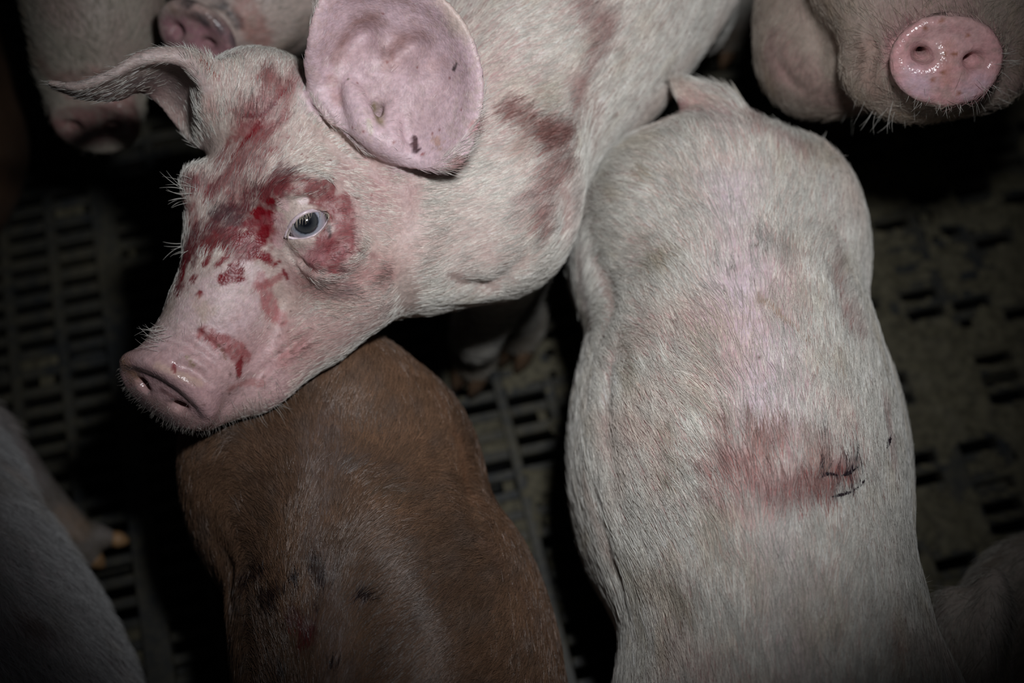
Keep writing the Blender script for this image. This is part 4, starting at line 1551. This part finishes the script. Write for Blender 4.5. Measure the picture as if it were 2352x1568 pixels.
RIGHT_FLOW = [(1690, 420, -.1, -1), (1705, 600, 0, -1), (1750, 800, 0, -1), (1770, 1000, 0, -1), (1800, 1200, .03, -1), (1830, 1450, .03, -1), (1860, 1600, 0, -1),
              (1560, 500, -.8, -.8), (1600, 700, -.75, -.85), (1600, 900, -.9, -.9), (1620, 1100, -.75, -.9), (1650, 1350, -.45, -1), (1700, 1550, -.25, -1),
              (1440, 450, -1, -.3), (1450, 600, -1, -.25), (1440, 800, -1, -.5), (1440, 1000, -1, -.7), (1460, 1200, -1, -.7), (1540, 1180, -1, -.8), (1500, 1400, -.9, -.75), (1520, 1550, -.8, -.9),
              (1350, 600, -.8, .6), (1345, 1000, -.6, -.6), (1360, 1150, -.5, -.9), (1420, 1350, -.5, -1),
              (1820, 450, .5, -.9), (1880, 560, .6, -.6), (1850, 720, .3, -1), (1900, 900, .25, -1), (1930, 1100, .3, -1), (1980, 1300, .35, -1), (2040, 1500, .4, -.9), (1970, 760, .5, -.6), (2040, 1000, .4, -.8), (2080, 1250, .5, -.8),
              (1630, 290, -.3, -1), (1790, 300, .5, -.8), (1480, 330, -.8, -.5), (1600, 220, -.8, -.8)]

# ---- brown pig
S_brown = build_brown()
pt = Paint(S_brown, brown_base)
pm = pt.mark
pm([(740, 960), (735, 1100), (720, 1250), (740, 1400), (770, 1560)], 62, (0.185, 0.145, 0.135), 0.7, 0.7, 60, 0.9, hair=0.55)
pm([(760, 1030), (790, 1070)], 50, (0.07, 0.055, 0.05), 0.5, 1.2, 120, 0.7)
pm([(880, 1130), (930, 1140)], 34, (0.08, 0.06, 0.04), 0.45, 1.2, 120, 0.7)
pm([(1010, 920), (1060, 1040), (1085, 1150)], 30, (0.19, 0.085, 0.042), 0.5, 0.5, 50, 0.8, hair=0.6)
pm([(1100, 1250), (1180, 1350), (1240, 1450)], 34, (0.15, 0.09, 0.07), 0.5, 0.7, 50, 0.8, hair=0.6)
pm([(678, 1436), (702, 1478)], 30, (0.085, 0.010, 0.012), 0.9, 0.9, 120, 0.5)
pm([(670, 1455), (705, 1450)], 12, (0.15, 0.012, 0.015), 0.8, 1.0, 150, 0.5)
for q, r in (([(600, 1330), (565, 1320)], 24), ([(640, 1360)], 22), ([(720, 1320), (735, 1350)], 20), ([(815, 1375), (840, 1378)], 16), ([(725, 1395)], 12), ([(670, 1350)], 14), ([(745, 927)], 9), ([(904, 962)], 7), ([(610, 1390), (630, 1400)], 26),
             ([(765, 1540)], 16), ([(650, 1555)], 16), ([(660, 1160)], 6), ([(800, 1085)], 6)):
    pm(q, r * 1.1, (0.022, 0.010, 0.010), 1.0, 1.0, 120, 0.5)
PT_brown = pt
BROWN_FLOW = [(745, 1000, 0, -1), (735, 1150, 0, -1), (725, 1300, 0, -1), (750, 1500, .05, -1), (640, 1000, -.7, -.8), (600, 1150, -.85, -.6), (600, 1350, -.8, -.6), (620, 1500, -.6, -.8),
              (480, 1050, -.5, .6), (490, 1200, -.2, 1), (545, 1350, -.2, 1), (560, 1500, -.3, 1), (850, 950, .35, -1), (870, 1100, .7, -.8), (870, 1250, .9, -.65), (880, 1400, .85, -.7), (900, 1530, .8, -.8),
              (980, 920, .5, -.8), (1020, 1100, .9, -.5), (1050, 1300, 1, -.5), (1100, 1450, .9, -.7), (1200, 1450, .8, -.8), (1080, 1050, .7, -.3), (860, 830, .2, -1)]

S_ll = build_lower_left()
pt = Paint(S_ll, white_base(9, (0.80, 0.80, 0.80), (0.46, 0.42, 0.43), (0.42, 0.35, 0.36), 0.2))
pt.mark([(40, 1410), (80, 1440)], 40, (0.28, 0.17, 0.14), 0.6, 1.0, 60, 0.7)
pt.mark([(100, 1505)], 6, SCAB, 0.9, 0.6, 200, 0.5)
pt.mark([(118, 1532)], 5, SCAB, 0.9, 0.6, 200, 0.5)
pt.mark([(155, 1548)], 5, SCAB, 0.9, 0.6, 200, 0.5)
pt.mark([(60, 1120), (150, 1190), (180, 1220)], 50, (0.30, 0.21, 0.15), 0.7, 0.6, 40, 0.7)
PT_ll = pt
S_ul = build_upper_left()
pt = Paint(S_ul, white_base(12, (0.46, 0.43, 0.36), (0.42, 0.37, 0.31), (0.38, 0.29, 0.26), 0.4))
pt.mark([(150, 290), (220, 285), (300, 270)], 85, (0.31, 0.16, 0.15), 0.9, 0.3, 40, 0.5, hair=0.9)
pt.mark([(160, 200), (220, 180), (280, 200)], 50, (0.36, 0.20, 0.18), 0.7, 0.8, 40, 0.7)
pt.mark([(100, 150), (120, 180)], 30, (0.26, 0.14, 0.12), 0.6, 0.8, 60, 0.7)
pt.mark([(250, 300), (280, 320)], 26, (0.16, 0.10, 0.07), 0.6, 0.8, 60, 0.7)
PT_ul = pt
S_um = build_upper_mid()
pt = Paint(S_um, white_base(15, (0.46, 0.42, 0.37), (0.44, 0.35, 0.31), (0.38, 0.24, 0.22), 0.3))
pt.mark([(400, 70), (460, 90), (520, 120)], 75, (0.33, 0.17, 0.19), 0.95, 0.3, 40, 0.5)
pt.mark([(450, 40), (500, 55), (545, 100)], 26, (0.08, 0.07, 0.075), 0.8, 0.8, 60, 0.6)
pt.mark([(430, 5), (500, 10), (545, 50)], 24, (0.07, 0.06, 0.06), 0.9, 0.5, 60, 0.6)
pt.mark([(400, 22)], 20, (0.30, 0.19, 0.12), 0.6, 0.8, 60, 0.6)
pt.mark([(560, 10), (580, 60), (600, 90)], 40, (0.33, 0.13, 0.11), 0.6, 1.0, 60, 0.7)
pt.mark([(600, 130), (660, 120), (700, 60)], 34, (0.22, 0.16, 0.13), 0.6, 1.0, 60, 0.7)
PT_um = pt
S_ur = build_upper_right()
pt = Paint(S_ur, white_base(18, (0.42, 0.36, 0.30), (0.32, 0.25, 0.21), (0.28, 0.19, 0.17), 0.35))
pm = pt.mark
pm([(2100, 130), (2170, 138), (2240, 150)], 112, (0.46, 0.25, 0.25), 1.0, 0.05, 40, 0.25)
pm([(2180, 70), (2190, 75)], 90, (0.46, 0.29, 0.28), 0.6, 0.3, 60, 0.5)
pm([(2090, 175), (2110, 200)], 50, (0.47, 0.34, 0.40), 0.7, 0.4, 60, 0.8)
pm([(2245, 190), (2230, 210)], 44, (0.47, 0.34, 0.40), 0.7, 0.4, 60, 0.8)
pm([(2180, 110), (2170, 180)], 26, (0.40, 0.19, 0.16), 0.6, 0.7, 60, 0.8)
for q in ((2167, 125), (2195, 120), (2188, 127), (2162, 48), (2145, 180), (2170, 165), (2205, 215), (2220, 82), (2120, 62)):
    pm([q], 6, (0.20, 0.07, 0.03), 0.8, 0.8, 200, 0.5)
pm([(2035, 105), (2090, 45), (2160, 25), (2240, 30)], 10, (0.10, 0.07, 0.06), 0.7, 0.8, 100, 0.6)
pm([(1990, 130), (2010, 200)], 60, (0.26, 0.16, 0.13), 0.6, 1.0, 50, 0.7)
pm([(1780, 120), (1850, 180), (1900, 220)], 80, (0.26, 0.15, 0.14), 0.6, 0.8, 40, 0.7)
pm([(2080, 265), (2200, 265)], 36, (0.28, 0.20, 0.12), 0.6, 0.8, 60, 0.7)
PT_ur = pt
S_lr = build_lower_right()
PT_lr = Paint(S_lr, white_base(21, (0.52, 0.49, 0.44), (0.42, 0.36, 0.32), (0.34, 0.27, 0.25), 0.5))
S_le = build_left_edge()
PT_le = Paint(S_le, brown_base)
# ================================================================== put the pigs together
def disc_wet(c, N, r, dpt=0.022):
    N = norm(N)

    def f(P):
        q = P - c
        h = q @ N
        s = np.linalg.norm(q - h[:, None] * N, axis=1)
        return (1 - sstep(r * 0.9, r * 1.08, s)) * (np.abs(h) < dpt) * (h > -0.003)
    return f


def whiskers(parent, S, items, seed=3, name='whisker', col=(0.62, 0.60, 0.55), rad=0.00022, n=9, spread=16):
    """long stiff bristles: (px, py, dx, dy, length px) in small tufts"""
    if False:
        return
    g = np.random.default_rng(seed)
    P, Rr = [], []
    for px, py, dx, dy, L in items:
        for _ in range(n):
            i = S.pick(px + g.normal(0, spread), py + g.normal(0, spread))
            p, nn = S.V[i], S.N[i]
            d = norm(norm(dx * RIGHT - dy * UP) + 0.35 * nn + g.normal(0, 0.22, 3))
            side = norm(np.cross(d, BACK)) * g.choice([-1, 1]) * g.uniform(0.1, 0.5)
            l = L / 3150.0 * g.uniform(0.5, 1.2)
            P.append([p + l * (t * d + t * t * side * 0.7) for t in np.linspace(0, 1, 6)])
            Rr.append(rad * np.array([1, .95, .85, .7, .5, .15]) * g.uniform(0.7, 1.2))
    link_hair(name, np.array(P), np.array(Rr), np.tile(np.array(col), (len(P), 1)), parent, 'long stray bristles')


NDISC = norm(-0.42 * RIGHT - 0.60 * UP + 0.70 * BACK)
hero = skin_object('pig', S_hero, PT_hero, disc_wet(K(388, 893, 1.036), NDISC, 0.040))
tag(hero, 'white pig with blood smeared round its eye and forehead, chin on the brown pig', 'pig')
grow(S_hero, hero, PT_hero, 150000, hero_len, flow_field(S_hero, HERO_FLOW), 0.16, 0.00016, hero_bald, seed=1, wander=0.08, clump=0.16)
def right_bald(P, N):
    x, y, d = proj(P)
    b = 0.62 * np.exp(-(((x - 1790) / 150) ** 2 + ((y - 1105) / 75) ** 2)) * (d < 1.2)
    b = np.maximum(b, 0.8 * np.exp(-(((x - 1935) / 60) ** 2 + ((y - 1108) / 42) ** 2)))
    b = np.maximum(b, 0.5 * np.exp(-((x - 1700 - 0.13 * (y - 500)) / 85) ** 2) * (y < 960))
    return b


right = skin_object('pig', S_right, PT_right)
tag(right, 'large white pig seen from above, scabbed pink sore on its back, tail stump at top', 'pig')
grow(S_right, right, PT_right, 120000, lambda P: np.full(len(P), 0.018), flow_field(S_right, RIGHT_FLOW), 0.18, 0.00020, right_bald, seed=2, wander=0.07, clump=0.12)
brown = skin_object('pig', S_brown, PT_brown)
tag(brown, 'brown pig seen from above, its rump under the bloodied pig\'s chin', 'pig')
grow(S_brown, brown, PT_brown, 105000, lambda P: np.full(len(P), 0.0115), flow_field(S_brown, BROWN_FLOW), 0.22, 0.00020, None, seed=3, wander=0.10, clump=0.2, mat=M_BROWN)
ll = skin_object('pig', S_ll, PT_ll)
tag(ll, 'dim grey-white pig lying in the lower left corner with a hind trotter stretched out', 'pig')
grow(S_ll, ll, PT_ll, 26000, lambda P: np.where((P[:, 2] < 0.13) & (proj(P)[0] > 20 + 0.0 * P[:, 2]), 0.004, 0.021), flow_field(S_ll, [(50, 1200, .2, 1), (100, 1400, .3, 1), (150, 1500, .5, 1), (200, 1430, .6, 1), (40, 1300, -.1, 1), (30, 1050, .4, .8), (150, 1200, .8, .6)]), 0.4, 0.00017, None, seed=4, wander=0.16)
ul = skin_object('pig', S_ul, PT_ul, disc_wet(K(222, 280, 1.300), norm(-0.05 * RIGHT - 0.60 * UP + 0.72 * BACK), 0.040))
tag(ul, 'pale muddy pig with lowered pink snout below the bloodied pig\'s folded ear', 'pig')
grow(S_ul, ul, PT_ul, 14000, lambda P: np.full(len(P), 0.010), flow_field(S_ul, [(220, 100, 0, -1), (100, 100, -.6, -.8), (330, 100, .6, -.8), (220, 200, 0, -1), (110, 200, -.8, -.5), (120, 300, -.7, .7), (220, 340, 0, 1), (320, 320, .7, .7)]), 0.35, 0.00017,
     lambda P, N: np.where(np.linalg.norm(P - K(222, 280, 1.3), axis=1) < 0.045, 0.97, 0.0), seed=5)
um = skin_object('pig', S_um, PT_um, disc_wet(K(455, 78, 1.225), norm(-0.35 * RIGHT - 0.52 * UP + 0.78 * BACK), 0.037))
tag(um, 'pig showing a dark-rimmed wet snout between the bloodied pig\'s ears', 'pig')
grow(S_um, um, PT_um, 12000, lambda P: np.full(len(P), 0.008), flow_field(S_um, [(600, 30, .8, -.6), (680, 50, .8, -.6), (620, 130, .9, -.2), (450, 0, 0, -1), (500, 150, .5, .8)]), 0.35, 0.00017,
     lambda P, N: np.where(np.linalg.norm(P - K(455, 78, 1.225), axis=1) < 0.042, 0.97, 0.0), seed=6)
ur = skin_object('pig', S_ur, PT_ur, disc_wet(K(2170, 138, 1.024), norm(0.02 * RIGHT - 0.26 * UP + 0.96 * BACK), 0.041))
tag(ur, 'pig raising a round wet pink snout towards the viewer, past the white rump', 'pig')
grow(S_ur, ur, PT_ur, 38000, lambda P: np.full(len(P), 0.0115), flow_field(S_ur, [(2120, 0, 0, -1), (2010, 30, -.6, -.9), (1960, 120, -.8, .2), (1990, 220, -.6, .8), (2100, 270, -.1, 1), (2200, 260, .1, 1), (2300, 200, .8, .6), (2320, 60, .7, -.6), (1830, 60, -.5, .5), (1800, 200, -.4, .8)]), 0.26, 0.00016,
     lambda P, N: np.where((np.linalg.norm((P - K(2170, 138, 1.02)) @ np.stack([RIGHT, UP, BACK]).T / np.array([1.0, 0.78, 0.6]), axis=1) < 0.0425), 0.985, 0.0), seed=7, wander=0.16, clump=0.3)
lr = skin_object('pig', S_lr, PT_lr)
tag(lr, 'dim out-of-focus pig in the lower right corner with folded ear and dirty coat', 'pig')
grow(S_lr, lr, PT_lr, 9000, lambda P: np.full(len(P), 0.016), flow_field(S_lr, [(2300, 1350, 0, 1), (2330, 1500, .1, 1), (2210, 1500, 0, 1)]), 0.3, 0.00018, None, seed=8)
le = skin_object('pig', S_le, PT_le)
tag(le, 'brown pig flank just showing at the left edge', 'pig')

whiskers(hero, S_hero, [(425, 430, -.8, -.5, 60), (430, 460, -1, .1, 50), (420, 570, -.9, .3, 46), (380, 760, -1, .2, 60), (360, 790, -1, -.1, 56)], 3, n=7, spread=8)
whiskers(hero, S_hero, [(420, 975, -.3, 1, 16), (385, 960, -.4, 1, 16), (350, 940, -.6, .8, 15), (310, 905, -.8, .6, 14), (290, 880, -.9, .4, 12), (470, 980, .0, 1, 18), (520, 965, .2, 1, 22), (570, 935, .3, 1, 24), (640, 905, .4, .9, 26)], 13, n=42, spread=18, rad=0.00008, col=(0.34, 0.31, 0.28))
whiskers(hero, S_hero, [(560, 940, .5, 1, 50), (620, 915, .7, .8, 50)], 15, n=7, spread=20, rad=0.0001)
whiskers(right, S_right, [(1880, 330, .8, -.8, 50), (1900, 370, .8, -.8, 44)], 4, n=2, spread=6)
whiskers(right, S_right, [(2070, 1200, .8, -.5, 22), (2095, 1350, .8, -.5, 24), (2120, 1480, .8, -.5, 24)], 14, n=12, spread=20, rad=0.00010)
whiskers(ur, S_ur, [(1985, 250, -.3, 1, 56), (2040, 255, -.4, 1, 56)], 5, n=8, spread=18, rad=0.00012)
whiskers(ur, S_ur, [(2170, 246, .0, 1, 24), (2110, 240, -.2, 1, 24), (2230, 240, .3, 1, 28), (2280, 205, .8, .8, 34), (2305, 130, 1, .2, 30)], 25, n=16, spread=18, rad=0.00010)

# ---- the near eye
def eye_material(kind):
    m, nt, nd, ln, bs = new_mat(kind)
    tc = nd.new('ShaderNodeTexCoord')
    sp = nd.new('ShaderNodeSeparateXYZ')
    ln.new(tc.outputs['Object'], sp.inputs[0])
    cb = nd.new('ShaderNodeCombineXYZ')
    ln.new(sp.outputs['X'], cb.inputs['X']); ln.new(sp.outputs['Y'], cb.inputs['Y'])
    vl = nd.new('ShaderNodeVectorMath'); vl.operation = 'LENGTH'
    ln.new(cb.outputs[0], vl.inputs[0])
    nz = nd.new('ShaderNodeTexNoise'); nz.inputs['Scale'].default_value = 500
    ln.new(tc.outputs['Object'], nz.inputs['Vector'])
    mr = nd.new('ShaderNodeMath'); mr.operation = 'MULTIPLY_ADD'
    ln.new(nz.outputs['Fac'], mr.inputs[0]); mr.inputs[1].default_value = 0.0012; ln.new(vl.outputs['Value'], mr.inputs[2])
    sc = nd.new('ShaderNodeMath'); sc.operation = 'DIVIDE'
    ln.new(mr.outputs[0], sc.inputs[0]); sc.inputs[1].default_value = 0.0155
    cr = nd.new('ShaderNodeValToRGB')
    e = cr.color_ramp.elements
    stops = [(0.0, (0.004, 0.005, 0.008)), (0.27, (0.006, 0.007, 0.010)), (0.36, (0.022, 0.024, 0.028)), (0.52, (0.048, 0.050, 0.052)), (0.60, (0.016, 0.019, 0.026)), (0.67, (0.26, 0.28, 0.33)), (1.0, (0.38, 0.30, 0.33))]
    e[0].position, e[0].color = stops[0][0], stops[0][1] + (1,)
    e[1].position, e[1].color = stops[-1][0], stops[-1][1] + (1,)
    for p, c in stops[1:-1]:
        q = e.new(p)
        q.color = c + (1,)
    ln.new(sc.outputs[0], cr.inputs['Fac']); ln.new(cr.outputs['Color'], bs.inputs['Base Color'])
    bs.inputs['Roughness'].default_value = 0.12
    bs.inputs['Coat Weight'].default_value = 1.0
    bs.inputs['Coat Roughness'].default_value = 0.03
    return m


M_EYE = eye_material('eyeball')


def look_matrix(c, z):
    z = norm(z)
    x = norm(np.cross((0, 1, 0.3), z))
    y = np.cross(z, x)
    return Matrix(((x[0], y[0], z[0], c[0]), (x[1], y[1], z[1], c[1]), (x[2], y[2], z[2], c[2]), (0, 0, 0, 1)))


def add_eye(parent, c, gaze, R):
    V, Fc = sphere_mesh((0, 0, 0), (R, R, R), np.eye(3), 48, 32)
    V = [np.array([v[0], v[1], v[2] + max(0, v[2] - R * 0.80) * 0.35]) for v in V]
    o = link_mesh('eye', V, Fc, M_EYE)
    o.matrix_world = look_matrix(c, gaze)
    o.parent = parent
    return o


EC = K(703, 509, 1.0345) - norm(CAM - EY) * 0.0
eye = add_eye(hero, EC, norm(CAM - EC + np.array([-0.02, 0.02, 0])), 0.0152)
eye['label'] = 'dark grey-blue eye with white showing'
# lids
s_ = 1.02 / F_PX
half, sag = 57, 27
Rr_ = (half * half + sag * sag) / (2 * sag)
loop = []
for k in range(48):
    a = 2 * math.pi * k / 48
    x = math.cos(a) * (half + 2)
    yy = math.sqrt(max(Rr_ ** 2 - x * x, 0)) - (Rr_ - sag) if abs(x) < half else 0
    yy = max(yy, 0) + 1.0
    loop.append((x, yy * (1 if math.sin(a) > 0 else -1)))
pts, rad = [], []
for x, y in loop:
    p = EO + eux * x * s_ + euy * y * s_
    q = p - vd * (((p - EC) @ vd))
    off = q - EC
    r2 = 0.0152 ** 2 - off @ off
    hh = math.sqrt(max(r2, 0.0058 ** 2))
    pts.append(q + vd * (hh + 0.0003))
    rad.append(0.0017 if y > 0 else 0.0013)
V, Fc = tube_mesh(np.array(pts), rad, 8, True)
lid = link_mesh('eyelid', V, Fc, M_LID, hero)
lid['label'] = 'pale pink lid rim'
if True:
    g = np.random.default_rng(2)
    L_ = []
    for k in range(46):
        i = int(g.integers(2, 22))
        p = pts[i]
        d = norm(vd * 0.8 - UP * g.uniform(0.2, 0.7) + RIGHT * g.normal(0, 0.2))
        l = g.uniform(0.005, 0.0095)
        L_.append([p + l * (t * d - UP * 0.35 * t * t) for t in np.linspace(0, 1, 5)])
    link_hair('eyelash', np.array(L_), np.tile(0.00016 * np.array([1, .9, .8, .6, .2]), (len(L_), 1)), np.tile([[0.62, 0.55, 0.45]], (len(L_), 1)), hero)

# ---- trotters
hoof(hero, PZ(1085, 855, 0), (-0.4, -1), 0.017)
hoof(hero, PZ(1190, 800, 0), (-0.4, -1), 0.017)
hoof(hero, PZ(1655, 110, 0), (-0.4, -1), 0.018)
hoof(hero, PZ(1420, -60, 0), (-0.4, -1), 0.018)
for ft in ((1470, 700), (1810, 700), (1640, 1560), (1960, 1560)):
    hoof(right, PZ(ft[0], ft[1], 0), (0.1, -1), 0.020)
for ft in ((650, 1130), (900, 1130), (800, 1660), (1090, 1660)):
    hoof(brown, PZ(ft[0], ft[1], 0), (0.1, -1), 0.020)


def claw(parent, p0, p1, r):
    V, Fc = tube_mesh([p0, p0 * 0.6 + p1 * 0.4, p0 * 0.2 + p1 * 0.8, p1], [r * 0.9, r, r * 0.6, r * 0.15], 10)
    link_mesh('hoof', V, Fc, HOOF2, parent)


HOOF2 = plain_material('hoof_horn_tan', (0.26, 0.15, 0.07), 0.5, 0.35, 60)
claw(ll, PZ(255, 1236, 0.018), PZ(298, 1243, 0.008), 0.0085)
claw(ll, PZ(208, 1276, 0.018), PZ(240, 1302, 0.008), 0.0090)
for ft, P_ in (((60, -40), ul), ((330, -40), ul), ((590, -20), um), ((750, -20), um), ((1960, 40), ur), ((2200, 40), ur), ((2440, 1700), lr), ((2560, 1700), lr), ((-110, 160), le), ((-110, 420), le)):
    hoof(P_, PZ(ft[0], ft[1], 0), (0, -1), 0.018)


# ---- dried scabs standing on the skin
M_SCAB = plain_material('scab', (0.022, 0.012, 0.018), 0.55, 0.5, 400, 0.4, 0.8)


def scab(parent, S, pts, w, lift, name='scab'):
    line = catmull(S.on(pts), 14) if len(pts) > 2 else np.linspace(*S.on(pts), 14)
    g = np.random.default_rng(int(pts[0][0]))
    nn = S.N[S.pick(*pts[len(pts) // 2])]
    V, Fc = tube_mesh(line + nn * lift, 0.62 * w / 3150.0 * np.sin(np.linspace(0.25, math.pi - 0.2, 14)) * g.uniform(0.55, 1.2, 14), 8)
    link_mesh(name, V, Fc, M_SCAB, parent)


scab(right, S_right, [(1882, 1100), (1905, 1090), (1922, 1088)], 6, 0.0005)
scab(right, S_right, [(1928, 1094), (1948, 1086), (1970, 1070)], 6, 0.0005)
scab(right, S_right, [(1912, 1146), (1935, 1134), (1956, 1128)], 8, 0.0005)
scab(right, S_right, [(1956, 1130), (1974, 1116), (1986, 1097)], 5, 0.0005)
scab(right, S_right, [(2040, 1000), (2039, 1012), (2036, 1026)], 8, 0.0010)
scab(hero, S_hero, [(949, 316), (954, 328), (953, 338)], 6, 0.0)
scab(hero, S_hero, [(956, 340), (960, 350)], 5, 0.0)
